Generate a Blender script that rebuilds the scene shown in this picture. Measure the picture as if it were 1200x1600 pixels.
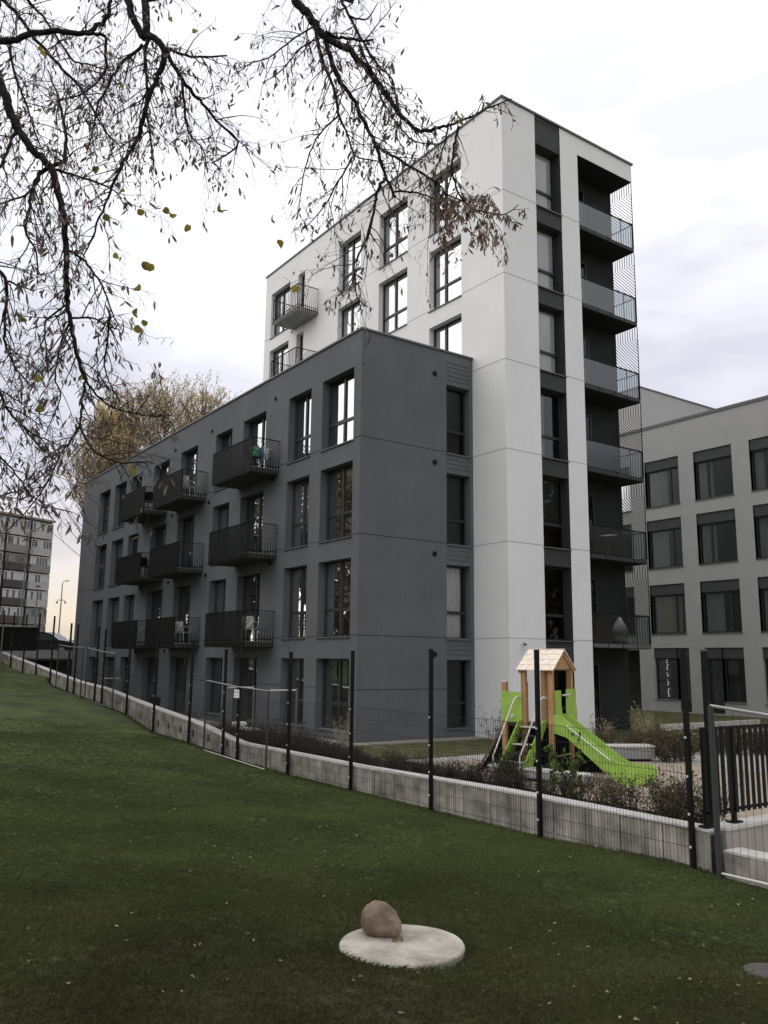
import bpy, bmesh, math, random
from mathutils import Vector, Matrix, noise
C = bpy.context.scene
for o in list(bpy.data.objects): bpy.data.objects.remove(o)
PI = math.pi
# ---------------------------------------------------------------- camera
F, PITCH, ROLL, YAW = 1316.16, 0.175067, 0.0111814, 0.957510
CAM = Vector((-13.6684, -20.7115, 2.4942))
fw = Vector((math.cos(PITCH)*math.cos(YAW), math.cos(PITCH)*math.sin(YAW), math.sin(PITCH)))
r0 = Vector((math.sin(YAW), -math.cos(YAW), 0)); u0 = r0.cross(fw)
RT = r0*math.cos(ROLL)+u0*math.sin(ROLL); UP = -r0*math.sin(ROLL)+u0*math.cos(ROLL)
cd = bpy.data.cameras.new('camera'); cam = bpy.data.objects.new('camera', cd); C.collection.objects.link(cam)
cd.sensor_fit = 'VERTICAL'; cd.sensor_height = 36; cd.sensor_width = 27; cd.lens = 36*F/1600
cd.clip_start = 0.05; cd.clip_end = 2000
M = Matrix((RT, UP, -fw)).transposed().to_4x4(); M.translation = CAM; cam.matrix_world = M
C.camera = cam
# ---------------------------------------------------------------- sky and sun
w = bpy.data.worlds.new('World'); C.world = w; w.use_nodes = True
nt = w.node_tree; N = nt.nodes; L = nt.links; N.clear()
SUN_EL, SUN_AZ = math.radians(26), math.radians(146)     # direction towards the sun, azimuth from +x
out = N.new('ShaderNodeOutputWorld'); bg = N.new('ShaderNodeBackground'); L.new(bg.outputs[0], out.inputs[0])
sky = N.new('ShaderNodeTexSky'); sky.sky_type = 'NISHITA'; sky.sun_disc = False
sky.sun_elevation = SUN_EL; sky.sun_rotation = PI/2-SUN_AZ
bg.inputs[1].default_value = 0.1
tc = N.new('ShaderNodeTexCoord'); sep = N.new('ShaderNodeSeparateXYZ'); L.new(tc.outputs['Generated'], sep.inputs[0])
def ramp(nt_, fac, stops, interp='LINEAR'):
    r = nt_.nodes.new('ShaderNodeValToRGB'); e = r.color_ramp.elements; r.color_ramp.interpolation = interp
    e[0].position, e[0].color = stops[0][0], stops[0][1]; e[1].position, e[1].color = stops[-1][0], stops[-1][1]
    for p_, c_ in stops[1:-1]:
        x = e.new(p_); x.color = c_
    nt_.links.new(fac, r.inputs[0]); return r.outputs[0]
def g4(a, b=None, c=None): return (a, a if b is None else b, a if c is None else c, 1)
# overcast radiance by height above the horizon (display white is about 1)
base = ramp(nt, sep.outputs[2], [(0, g4(.9,.74,.54)), (.05, g4(.97,.84,.68)), (.11, g4(.93,.88,.84)), (.2, g4(.86,.86,.94)), (.34, g4(.90,.91,.97)), (.5, g4(1.15,1.15,1.17)), (1, g4(1.45,1.45,1.45))])
mp = N.new('ShaderNodeMapping'); mp.inputs['Scale'].default_value = (1.5, 1.5, 4.0); L.new(tc.outputs['Generated'], mp.inputs[0])
nz = N.new('ShaderNodeTexNoise'); nz.inputs['Scale'].default_value = 2.1; nz.inputs['Detail'].default_value = 4; nz.inputs['Roughness'].default_value = .5
L.new(mp.outputs[0], nz.inputs[0])
cl = ramp(nt, nz.outputs[0], [(.36, g4(.82,.82,.87)), (.5, g4(.97,.97,1)), (.62, g4(1.12,1.12,1.12))], 'EASE')
mu = N.new('ShaderNodeMix'); mu.data_type = 'RGBA'; mu.blend_type = 'MULTIPLY'; mu.inputs[0].default_value = 1
L.new(base, mu.inputs[6]); L.new(cl, mu.inputs[7])
sc = N.new('ShaderNodeVectorMath'); sc.operation = 'SCALE'; sc.inputs[3].default_value = 10.5; L.new(mu.outputs[2], sc.inputs[0])
mx = N.new('ShaderNodeMix'); mx.data_type = 'RGBA'; mx.inputs[0].default_value = .94
L.new(sky.outputs[0], mx.inputs[6]); L.new(sc.outputs[0], mx.inputs[7]); L.new(mx.outputs[2], bg.inputs[0])
sl = bpy.data.lights.new('sun', 'SUN'); sl.energy = 1.35; sl.angle = math.radians(85); sl.color = (1, .95, .88)
so = bpy.data.objects.new('sun', sl); C.collection.objects.link(so)
sd = Vector((math.cos(SUN_AZ)*math.cos(SUN_EL), math.sin(SUN_AZ)*math.cos(SUN_EL), math.sin(SUN_EL)))
so.rotation_euler = sd.to_track_quat('Z', 'Y').to_euler(); so.location = (-20, 30, 40)
vs = C.view_settings; vs.view_transform = 'Standard'; vs.look = 'None'; vs.exposure = 0; vs.gamma = 1; vs.use_curve_mapping = False
C.render.engine = 'CYCLES'; C.cycles.max_bounces = 8; C.cycles.transparent_max_bounces = 24

# ---------------------------------------------------------------- helpers
col = C.collection
def at(x, y, d):                     # point seen at photo pixel x, y at depth d
    v = fw*F + RT*(x-600) - UP*(y-800); return CAM + v*(d/F)
class MB:
    def __init__(s): s.v = []; s.f = []
    def poly(s, pts):
        n = len(s.v); s.v += [tuple(p) for p in pts]; s.f.append(tuple(range(n, n+len(pts)))); return s
    def hexa(s, p):                  # 8 points, bottom ring then top ring
        n = len(s.v); s.v += [tuple(q) for q in p]
        for a in ((3,2,1,0),(4,5,6,7),(0,1,5,4),(1,2,6,5),(2,3,7,6),(3,0,4,7)): s.f.append(tuple(n+i for i in a))
        return s
    def box(s, x0, x1, y0, y1, z0, z1):
        return s.hexa([(x0,y0,z0),(x1,y0,z0),(x1,y1,z0),(x0,y1,z0),(x0,y0,z1),(x1,y0,z1),(x1,y1,z1),(x0,y1,z1)])
    def bar(s, a, b, w_, h_=None, upv=None):   # rectangular bar from a to b
        a = Vector(a); b = Vector(b); h_ = h_ or w_; d = (b-a).normalized()
        upv = Vector(upv) if upv else (Vector((0,0,1)) if abs(d.z) < .9 else Vector((0,1,0)))
        x = d.cross(upv).normalized()*w_/2; y = x.cross(d).normalized()*h_/2
        return s.hexa([a-x-y, a+x-y, a+x+y, a-x+y, b-x-y, b+x-y, b+x+y, b-x+y])
    def tube(s, pts, rs, n=6, cap=True):
        pts = [Vector(p) for p in pts]
        if not hasattr(rs, '__len__'): rs = [rs]*len(pts)
        st = len(s.v); ref = Vector((.3,.2,.9))
        for i, p in enumerate(pts):
            d = (pts[min(i+1, len(pts)-1)]-pts[max(i-1, 0)])
            d = d.normalized() if d.length > 1e-9 else Vector((0,0,1))
            x = ref - d*ref.dot(d)
            if x.length < 1e-3: x = Vector((1,0,0)) - d*d.x
            x.normalize(); ref = x; y = d.cross(x)
            for k in range(n):
                a = 2*PI*k/n; q = p + (x*math.cos(a)+y*math.sin(a))*rs[i]; s.v.append((q.x,q.y,q.z))
        for i in range(len(pts)-1):
            for k in range(n):
                a = st+i*n+k; b = st+i*n+(k+1) % n; s.f.append((a, b, b+n, a+n))
        if cap:
            s.f.append(tuple(st+k for k in range(n))[::-1]); e = st+(len(pts)-1)*n; s.f.append(tuple(e+k for k in range(n)))
        return s
    def xf(s, fn, i0=0):
        s.v = s.v[:i0]+[tuple(fn(Vector(p))) for p in s.v[i0:]]; return s
    def build(s, name, m, parent=None, smooth=False, bevel=0):
        me = bpy.data.meshes.new(name); me.from_pydata(s.v, [], s.f); me.update()
        if m: me.materials.append(m)
        if smooth: me.polygons.foreach_set('use_smooth', [True]*len(me.polygons))
        o = bpy.data.objects.new(name, me); col.objects.link(o)
        if parent: o.parent = parent
        if bevel:
            b = o.modifiers.new('b', 'BEVEL'); b.width = bevel; b.segments = 2; b.limit_method = 'ANGLE'
        return o
def tag(o, label=None, cat=None, group=None, kind=None):
    if label: o['label'] = label
    if cat: o['category'] = cat
    if group: o['group'] = group
    if kind: o['kind'] = kind
    return o
def thing(name, label, cat, loc=(0,0,0), rz=0, group=None):
    o = bpy.data.objects.new(name, None); col.objects.link(o); o.location = loc; o.rotation_euler = (0,0,rz); o.empty_display_size = .2
    return tag(o, label, cat, group)
def kids(o): return [c for c in bpy.data.objects if c.parent is o]
def copy_tree(o, parent=None, loc=None, rz=None, label=None, group=None):
    c = o.copy(); col.objects.link(c); c.parent = parent
    for ch in o.children: copy_tree(ch, c)
    if loc is not None: c.location = loc
    if rz is not None: c.rotation_euler = (0,0,rz)
    if label: c['label'] = label
    if group: c['group'] = group
    return c
def mat(name, c, rough=.8, var=0, scale=5, c2=None, bump=0, bscale=60, metal=0, spec=.12, detail=6, stretch=None, streak=0):
    m = bpy.data.materials.new(name); m.use_nodes = True; t = m.node_tree; n = t.nodes; b = n['Principled BSDF']
    b.inputs['Roughness'].default_value = rough; b.inputs['Metallic'].default_value = metal
    b.inputs['Specular IOR Level'].default_value = spec; b.inputs['Base Color'].default_value = (*c, 1)
    tcn = n.new('ShaderNodeTexCoord'); mpn = n.new('ShaderNodeMapping'); t.links.new(tcn.outputs['Object'], mpn.inputs[0])
    if stretch: mpn.inputs['Scale'].default_value = stretch
    if var or c2:
        z = n.new('ShaderNodeTexNoise'); z.inputs['Scale'].default_value = scale; z.inputs['Detail'].default_value = detail
        z.inputs['Roughness'].default_value = .6; t.links.new(mpn.outputs[0], z.inputs[0])
        lo = tuple(x*(1-var) for x in c); hi = c2 or tuple(min(1, x*(1+var)) for x in c)
        o_ = ramp(t, z.outputs[0], [(.33, (*lo,1)), (.67, (*hi,1))])
        if streak:                    # rain streaks running down
            z2 = n.new('ShaderNodeTexNoise'); z2.inputs['Scale'].default_value = 1.0; z2.inputs['Detail'].default_value = 5
            m2 = n.new('ShaderNodeMapping'); m2.inputs['Scale'].default_value = (9, 9, .35); t.links.new(tcn.outputs['Object'], m2.inputs[0]); t.links.new(m2.outputs[0], z2.inputs[0])
            s_ = ramp(t, z2.outputs[0], [(.35, g4(1-streak)), (.6, g4(1))])
            mm = n.new('ShaderNodeMix'); mm.data_type = 'RGBA'; mm.blend_type = 'MULTIPLY'; mm.inputs[0].default_value = 1
            t.links.new(o_, mm.inputs[6]); t.links.new(s_, mm.inputs[7]); o_ = mm.outputs[2]
        t.links.new(o_, b.inputs['Base Color'])
    if bump:
        z = n.new('ShaderNodeTexNoise'); z.inputs['Scale'].default_value = bscale; z.inputs['Detail'].default_value = 4
        t.links.new(tcn.outputs['Object'], z.inputs[0]); bp = n.new('ShaderNodeBump'); bp.inputs['Strength'].default_value = bump; bp.inputs['Distance'].default_value = .02
        t.links.new(z.outputs[0], bp.inputs['Height']); t.links.new(bp.outputs[0], b.inputs['Normal'])
    return m
m_dark = mat('dark grey render', (.121,.130,.138), .85, .09, .7, bump=.12, bscale=180, streak=.05)
m_darktrim = mat('anthracite metal', (.022,.024,.025), .45)
m_panel = mat('anthracite cladding', (.045,.047,.046), .55, .08, 3)
m_white = mat('white render', (.74,.745,.74), .85, .03, .6, bump=.08, bscale=180, streak=.018)
m_cap = mat('grey parapet sheet', (.14,.14,.14), .5, .1, 2, metal=.3)
m_frame = mat('window frame', (.032,.034,.035), .4, spec=.25)
m_rend = mat('grey render', (.37,.37,.365), .85, .04, 1, bump=.1, bscale=150, streak=.025)
m_shut = mat('shutter box', (.062,.065,.064), .6, .06, 3)
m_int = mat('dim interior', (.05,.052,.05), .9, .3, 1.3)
m_curt = mat('curtain cloth', (.40,.41,.39), .9, .15, 4, stretch=(6,6,.4))
m_curtb = mat('bright curtain cloth', (.78,.78,.75), .9, .2, 4, stretch=(7,7,.4))
m_curt2 = mat('cream curtain', (.42,.39,.28), .9, .15, 4, stretch=(6,6,.4))
m_blind = mat('roller blind', (.75,.75,.76), .9, .03, 2)
m_gblind = mat('dim grey blind', (.13,.14,.135), .9, .1, 1)
m_conc = mat('cast concrete', (.25,.235,.20), .9, .32, 2.2, c2=(.50,.475,.42), bump=.35, bscale=45, streak=.35)
m_coping = mat('pale concrete top', (.50,.49,.46), .9, .16, 5, bump=.2)
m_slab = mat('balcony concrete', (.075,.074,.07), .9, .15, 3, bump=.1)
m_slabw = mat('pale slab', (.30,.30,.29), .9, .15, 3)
m_black = mat('black coated steel', (.009,.0095,.0095), .55, spec=.12)
m_rail = mat('balcony bars', (.010,.011,.011), .55, spec=.12)
m_galv = mat('galvanised tube', (.30,.30,.30), .45, .15, 8, metal=.6)
m_gpost = mat('grey steel post', (.05,.055,.053), .5, .1, 8)
m_bark = mat('wet bark', (.022,.019,.018), .95, .5, 14, c2=(.05,.045,.042), bump=.6, bscale=70)
m_twig = mat('thin twigs', (.035,.028,.026), .9)
m_bract = None
m_redleaf = None
m_yleaf = None
m_wood = mat('orange larch wood', (.42,.25,.125), .7, .28, 6, stretch=(8,8,.6))
m_shing = mat('pale shingles', (.74,.65,.55), .85, .14, 9)
m_green = mat('lime green board', (.30,.47,.085), .55, .12, 5, spec=.3)
m_steel = mat('bright steel', (.62,.64,.63), .3, metal=.85)
m_whitemetal = mat('pale tube', (.62,.60,.56), .5)
m_mesh = mat('fence wire', (.035,.038,.035), .6)
m_banner = mat('black banner cloth', (.008,.009,.009), .9, .2, 3, spec=.03)
m_stone = mat('red granite', (.15,.112,.085), .85, .35, 5, c2=(.29,.215,.165), bump=.6, bscale=30, detail=12)
m_gravel = mat('gravel', (.26,.235,.20), .95, .5, 55, c2=(.44,.40,.35), bump=.5, bscale=90)
m_sand = mat('safety sand', (.31,.26,.205), .95, .2, 5, c2=(.39,.33,.265), bump=.3, bscale=120)
m_pave = mat('pale paving', (.34,.33,.31), .9, .12, 6, bump=.1)
m_soil = mat('dark mulch', (.035,.026,.021), .95, .5, 30, bump=.6)
m_gardengrass = mat('garden grass', (.065,.068,.030), .95, .35, 3, c2=(.115,.12,.052), bump=.6, bscale=60)
m_shrub = mat('dark barberry twigs', (.034,.027,.024), .9, .4, 10)
m_shrubl = mat('dark shrub leaves', (.050,.038,.034), .9, .5, 9)
m_shrubg = mat('brown green leaves', (.10,.085,.045), .9, .5, 9)
m_shrubb = mat('olive leaves', (.06,.10,.022), .8, .4, 9)
m_reed = mat('straw reeds', (.36,.29,.20), .9)
def leafy(name, c, c2, tr=.5, scale=.3):
    m = mat(name, c, .85, .3, scale, c2=c2, spec=.05); t = m.node_tree; n = t.nodes; b = n['Principled BSDF']; lk = b.inputs['Base Color'].links[0].from_socket
    tn = n.new('ShaderNodeBsdfTranslucent'); t.links.new(lk, tn.inputs[0]); ms_ = n.new('ShaderNodeMixShader'); ms_.inputs[0].default_value = tr
    t.links.new(b.outputs[0], ms_.inputs[1]); t.links.new(tn.outputs[0], ms_.inputs[2]); t.links.new(ms_.outputs[0], n['Material Output'].inputs[0]); return m
m_pop = leafy('poplar leaves', (.62,.52,.40), (.80,.66,.30), .6)
m_pop_ = mat('poplar leaves', (.50,.40,.28), .8, .3, .25, c2=(.66,.52,.20))
m_popw = mat('poplar wood', (.17,.14,.12), .9)
m_cloth = mat('white plastic', (.7,.7,.68), .6)
m_blackp = mat('black plastic', (.015,.015,.015), .5)

def glass_mat(name, refl, tint=(.55,.58,.57), gl=1, ro=.015):
    m = bpy.data.materials.new(name); m.use_nodes = True; t = m.node_tree; n = t.nodes; n.clear()
    o = n.new('ShaderNodeOutputMaterial'); g = n.new('ShaderNodeBsdfGlossy'); g.inputs['Roughness'].default_value = ro; g.inputs[0].default_value = (*[q*gl for q in (.86,.88,.89)],1)
    tr = n.new('ShaderNodeBsdfTransparent'); tr.inputs[0].default_value = (*tint, 1)
    fr = n.new('ShaderNodeFresnel'); fr.inputs[0].default_value = refl
    # slightly wavy pane
    tcn = n.new('ShaderNodeTexCoord'); z = n.new('ShaderNodeTexNoise'); z.inputs['Scale'].default_value = 1.6; z.inputs['Detail'].default_value = 1
    t.links.new(tcn.outputs['Object'], z.inputs[0]); bp = n.new('ShaderNodeBump'); bp.inputs['Strength'].default_value = .12; bp.inputs['Distance'].default_value = .02
    t.links.new(z.outputs[0], bp.inputs['Height']); t.links.new(bp.outputs[0], g.inputs['Normal'])
    mxs = n.new('ShaderNodeMixShader'); t.links.new(fr.outputs[0], mxs.inputs[0]); t.links.new(tr.outputs[0], mxs.inputs[1]); t.links.new(g.outputs[0], mxs.inputs[2])
    t.links.new(mxs.outputs[0], o.inputs[0]); return m
m_glass = glass_mat('window glass', 2.15, (.6,.63,.62), .64)
m_glass_s = glass_mat('facing window glass', 1.55, (.5,.52,.51), .7)
m_glass_c = glass_mat('clear window glass', 1.8, (.93,.94,.95))
m_balglass = glass_mat('tinted balustrade glass', 1.9, (.45,.50,.51), ro=.22)

# facade frames: origin O, horizontal axis U, inward axis I (into the wall)
class Plane:
    def __init__(s, O, U, I): s.O = Vector(O); s.U = Vector(U); s.I = Vector(I)
    def p(s, u, z, d=0): return s.O + s.U*u + s.I*d + Vector((0,0,z))
    def box(s, mb, u0, u1, z0, z1, d0, d1):
        return mb.hexa([s.p(u0,z0,d0), s.p(u1,z0,d0), s.p(u1,z0,d1), s.p(u0,z0,d1), s.p(u0,z1,d0), s.p(u1,z1,d0), s.p(u1,z1,d1), s.p(u0,z1,d1)])
def facade(mb, P, u0, u1, z0, z1, holes, depth=.3):
    us = sorted({u0, u1, *[h[0] for h in holes], *[h[1] for h in holes]}); zs = sorted({z0, z1, *[h[2] for h in holes], *[h[3] for h in holes]})
    for a, b in zip(us, us[1:]):
        if a < u0-1e-6 or b > u1+1e-6: continue
        for c, d in zip(zs, zs[1:]):
            if c < z0-1e-6 or d > z1+1e-6: continue
            um, zm = (a+b)/2, (c+d)/2
            if any(h[0] < um < h[1] and h[2] < zm < h[3] for h in holes): continue
            mb.poly([P.p(a,c), P.p(b,c), P.p(b,d), P.p(a,d)])
    for h in holes:
        a, b, c, d = h[:4]
        mb.poly([P.p(a,c), P.p(a,c,depth), P.p(a,d,depth), P.p(a,d)]); mb.poly([P.p(b,c), P.p(b,d), P.p(b,d,depth), P.p(b,c,depth)])
        mb.poly([P.p(a,c), P.p(b,c), P.p(b,c,depth), P.p(a,c,depth)]); mb.poly([P.p(a,d), P.p(a,d,depth), P.p(b,d,depth), P.p(b,d)])
rng = random.Random(5)
def window(P, u0, u1, z0, z1, parent, depth=.27, cols=(.5,), rows=(.36,), kind='window', sill=True, inside=None, glass=None, box=0, ft=.055, insc=.0, label=None):
    glass = glass or m_glass
    g = MB(); d0, d1 = depth-.0, depth+.07
    top = z1-box
    P.box(g, u0+.002, u0+ft, z0+.002, top-.002, d0, d1); P.box(g, u1-ft, u1-.002, z0+.002, top-.002, d0, d1)
    P.box(g, u0+ft, u1-ft, z0+.002, z0+ft, d0, d1); P.box(g, u0+ft, u1-ft, top-ft, top-.002, d0, d1)
    W, H = u1-u0, top-z0; cs = [u0+ft]+[u0+W*c for c in cols]+[u1-ft]; rs_ = [z0+ft]+[z0+H*r for r in rows]+[top-ft]
    for c in cols: P.box(g, u0+W*c-.05, u0+W*c+.05, z0+ft, top-ft, d0-.004, d1)
    for r in rows:
        for a, b in zip(cs, cs[1:]):
            P.box(g, a+(.05 if a != cs[0] else 0), b-(.05 if b != cs[-1] else 0), z0+H*r-.045, z0+H*r+.045, d0, d1)
    wo = g.build(kind, None, parent)
    wo.data.materials.append(m_frame)
    if label: wo['label'] = label
    gl = MB(); gl.poly([P.p(u0+.03,z0+.03,depth+.04), P.p(u1-.03,z0+.03,depth+.04), P.p(u1-.03,top-.03,depth+.04), P.p(u0+.03,top-.03,depth+.04)])
    gl.build('pane', glass, wo)
    if sill:
        s = MB(); P.box(s, u0-.02, u1+.02, z0-.035, z0-.004, -.05, depth-.005); s.build('sill', m_cap, wo)
    if box:
        s = MB(); P.box(s, u0+.004, u1-.004, top+.003, z1-.003, .06, depth+.09); s.build('shutter_box', m_shut, wo)
    if inside:
        for kind_, a, b, zt, mm in inside:
            c = MB(); ua, ub = u0+.06+a*(W-.12), u0+.06+b*(W-.12); zb = z0+.06; zt2 = top-.05 if zt is None else z0+H*zt
            if zt is not None: zb, zt2 = z0+H*zt, top-.05
            if kind_ == 'blind':
                P.box(c, ua, ub, zb, zt2, depth+.12, depth+.13)
            else:
                n = max(6, int((ub-ua)*26)); st = len(c.v)
                for i in range(n+1):
                    u = ua+(ub-ua)*i/n; dd = depth+.2+.045*math.sin(i*1.9+ua*7)+.02*math.sin(i*.7)
                    c.v += [tuple(P.p(u,zb,dd)), tuple(P.p(u,zt2,dd))]
                for i in range(n): c.f.append((st+2*i, st+2*i+2, st+2*i+3, st+2*i+1))
            c.build('curtain' if kind_ != 'blind' else 'blind', mm, wo, smooth=(kind_ != 'blind'))
    return wo
def joints(P, segs, parent, m):
    for u0, u1, z in segs:
        g = MB(); P.box(g, u0, u1, z-.009, z+.009, -.004, .004); g.build('joint', m, parent)
m_joint = mat('dark joint', (.03,.032,.034), .9); m_jointw = mat('joint on white', (.30,.30,.30), .9)

# ---------------------------------------------------------------- terrain
XF = -4.58                                    # plane of the boundary wall
PROF = [(-60,.05),(-15,.08),(-14,.13),(-11.8,.05),(-4.5,.08),(-2,.13),(-1.2,.18),(.85,.28),(3.6,.36),(6,.72),(8.6,.94),(12,1.13),(15.2,1.34),(16.2,1.72),(20.4,1.78),(23,2.0),(25.5,2.3),(28,2.45),(60,2.6)]
WTOP = [(-60,.58),(-14.5,.58),(-11,.59),(-6.9,.53),(-2,.54),(-1.3,.6),(.9,.85),(3.8,1.06),(6.3,1.26),(8.8,1.48),(12,1.62),(15.6,1.9),(20.2,2.27),(26,2.72),(29,2.8)]
def lerp(T, y):
    if y <= T[0][0]: return T[0][1]
    for (a, b), (c, d) in zip(T, T[1:]):
        if y <= c: return b+(d-b)*(y-a)/(c-a)
    return T[-1][1]
def lawn_z(x, y):
    d = max(0, XF-x); b = lerp(PROF, y)
    if y > 13 and y < 20: b = b + (lerp([(13,1.35),(16.2,1.72),(20,1.78)], y)-b)*min(1, d/1.5)
    rise = .078*d - .0012*d*d if d < 14 else .078*14-.0012*196+.01*(d-14)
    k = max(0, min(1, (8-y)/8))
    return b + rise*(.35+.65*k) + .05*noise.noise(Vector((x*.35, y*.35, 3)))*min(1, d)
m_lawn = mat('lawn ground', (.048,.058,.025), .95, .4, .5, c2=(.080,.100,.040), bump=.9, bscale=38, detail=10)
# browner, darker turf in a patch near the camera, fading with distance
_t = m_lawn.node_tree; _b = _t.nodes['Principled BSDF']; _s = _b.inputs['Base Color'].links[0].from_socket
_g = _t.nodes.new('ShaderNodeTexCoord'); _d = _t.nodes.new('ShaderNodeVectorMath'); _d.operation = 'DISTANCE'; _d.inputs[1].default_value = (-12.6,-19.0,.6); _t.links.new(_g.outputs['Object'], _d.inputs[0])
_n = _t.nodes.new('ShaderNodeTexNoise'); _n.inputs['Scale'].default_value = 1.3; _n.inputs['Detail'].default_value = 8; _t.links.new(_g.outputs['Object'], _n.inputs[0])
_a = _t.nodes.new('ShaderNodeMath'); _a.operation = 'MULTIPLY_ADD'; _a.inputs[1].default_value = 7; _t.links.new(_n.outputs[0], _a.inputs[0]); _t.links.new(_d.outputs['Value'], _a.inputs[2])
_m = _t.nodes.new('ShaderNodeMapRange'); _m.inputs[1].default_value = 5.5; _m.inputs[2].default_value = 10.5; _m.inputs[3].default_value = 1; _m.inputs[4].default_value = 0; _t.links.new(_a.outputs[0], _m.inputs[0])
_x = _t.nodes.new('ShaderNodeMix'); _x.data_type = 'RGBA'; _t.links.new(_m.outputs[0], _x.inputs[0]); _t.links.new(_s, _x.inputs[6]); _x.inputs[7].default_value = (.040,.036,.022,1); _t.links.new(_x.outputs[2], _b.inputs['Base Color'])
def grid_mesh(name, xs, ys, fn, m):
    g = MB(); nx = len(xs)
    for y in ys:
        for x in xs: g.v.append((x, y, fn(x, y)))
    for j in range(len(ys)-1):
        for i in range(nx-1): a = j*nx+i; g.f.append((a, a+1, a+nx+1, a+nx))
    return g.build(name, m, None, smooth=True)
def fr_(a, b, n): return [a+(b-a)*i/n for i in range(n+1)]
# right of the gate kerb the path starts, so the lawn keeps to x < XF
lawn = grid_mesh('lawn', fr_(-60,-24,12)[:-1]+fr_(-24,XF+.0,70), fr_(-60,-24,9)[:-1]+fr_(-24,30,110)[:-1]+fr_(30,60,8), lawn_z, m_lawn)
tag(lawn, kind='structure')
g = MB(); g.poly([(-900,-900,-.35),(900,-900,-.35),(900,900,-.35),(-900,900,-.35)])
tag(g.build('ground', m_gardengrass), kind='structure')
# raised ground beyond the block, reaching the horizon
m_far = mat('far ground', (.10,.095,.085), .95, .2, .05)
g = MB(); g.poly([(-600,33,2.62),(900,33,2.62),(900,900,2.4),(-600,900,2.4)]); tag(g.build('far_ground', m_far), kind='structure')

# garden ground inside the wall
def gz(x, y):
    t = max(0, min(1, (x-XF-.5)/1.9)); z = .46*(1-t)+.15*t
    if y > 0: z = z*(1-min(1,y/3)) + .17*min(1,y/3)
    return z
gard = grid_mesh('garden_bed', fr_(XF+.1, -1.2, 12), fr_(-14.3, 30, 60), lambda x,y: gz(x,y), m_soil); tag(gard, kind='structure')
g = MB(); g.poly([(-1.6,-3.8,.152),(1.6,-3.8,.152),(5.4,-2.2,.152),(5.4,.3,.152),(-1.6,.3,.152)]); tag(g.build('garden_lawn', m_gardengrass), kind='structure')
g = MB(); g.poly([(-2.2,-14.3,.146),(30,-14.3,.146),(30,12,.146),(-2.2,12,.146)]); tag(g.build('paving', m_pave), kind='structure')
g = MB(); g.poly([(-1.9,-13.6,.1565),(4.2,-13.6,.1565),(4.6,-7.4,.1565),(2.0,-5.2,.1565),(-1.0,-4.4,.1565),(-1.9,-6,.1565)]); tag(g.build('sand_pit', m_sand), kind='structure')
g = MB(); g.box(-.62,-.03,-.62,29.3,.1,.19); g.box(-.03,4.5,-.62,-.03,.1,.19); tag(g.build('gravel_strip', m_gravel), kind='structure')
g = MB(); g.poly([(7.6,-4.5,.17),(21.9,-6,.22),(21.9,12,.22),(7.6,12,.17)]); tag(g.build('courtyard_grass', m_gardengrass), kind='structure')

# ---------------------------------------------------------------- dark wing
H1 = 12.65; W1 = 4.525; L1 = 29.5
wing = thing('apartment_block', 'dark grey four storey apartment block with black balconies, attached to the white tower', 'building', (0,0,0))
PL = Plane((0,0,0), (0,1,0), (1,0,0)); PR = Plane((0,0,0), (1,0,0), (0,1,0))
heads = [2.55, 5.55, 8.55, 11.55]; sills = [.45, 3.2, 6.2, 9.2]; floorz = [.2, 3.1, 6.1, 9.1]
A, B_, D_, G_, H_, I_ = (.40,2.30), (3.03,4.58), (9.20,10.75), (19.53,21.05), (21.82,23.68), (24.5,26.4)
Cc, Ee, Ff = (6.32,8.2), (12.62,14.5), (15.87,17.85)
holesL = []
for k in range(4):
    for q in (A, B_, D_, G_, H_, I_): holesL.append((*q, sills[k], heads[k]))
    for q in (Cc, Ee, Ff): holesL.append((*q, floorz[k], heads[k]))
holesR = [(3.38,4.38,sills[k],heads[k]) for k in range(4)]
g = MB(); facade(g, PL, 0, L1, -.3, H1, holesL, .34); facade(g, PR, 0, W1, -.3, H1, holesR, .34)
g.box(.42, 12, L1-.01, L1, -.3, H1); g.poly([(0,0,H1-.25),(W1,0,H1-.25),(W1,L1,H1-.25),(0,L1,H1-.25)])
g.poly([(W1,15.7,-.3),(W1,L1,-.3),(W1,L1,H1),(W1,15.7,H1)])
g.build('wall', m_dark, wing)
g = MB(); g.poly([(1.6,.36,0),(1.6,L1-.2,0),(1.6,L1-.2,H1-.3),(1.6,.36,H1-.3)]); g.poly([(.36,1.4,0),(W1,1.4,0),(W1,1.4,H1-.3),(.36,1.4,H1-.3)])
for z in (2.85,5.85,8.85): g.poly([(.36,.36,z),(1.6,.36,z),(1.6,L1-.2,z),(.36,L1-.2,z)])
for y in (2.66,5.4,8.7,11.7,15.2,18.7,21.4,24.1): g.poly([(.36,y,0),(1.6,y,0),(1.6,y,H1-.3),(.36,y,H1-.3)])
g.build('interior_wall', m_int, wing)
g = MB(); g.box(-.05,.33,-.05,L1+.05,H1+.002,H1+.06); g.box(.335,W1-.01,-.05,.33,H1+.002,H1+.06); g.build('parapet_cap', m_cap, wing)
cur = lambda a,b,m=m_curt: ('curtain',a,b,None,m)
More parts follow.
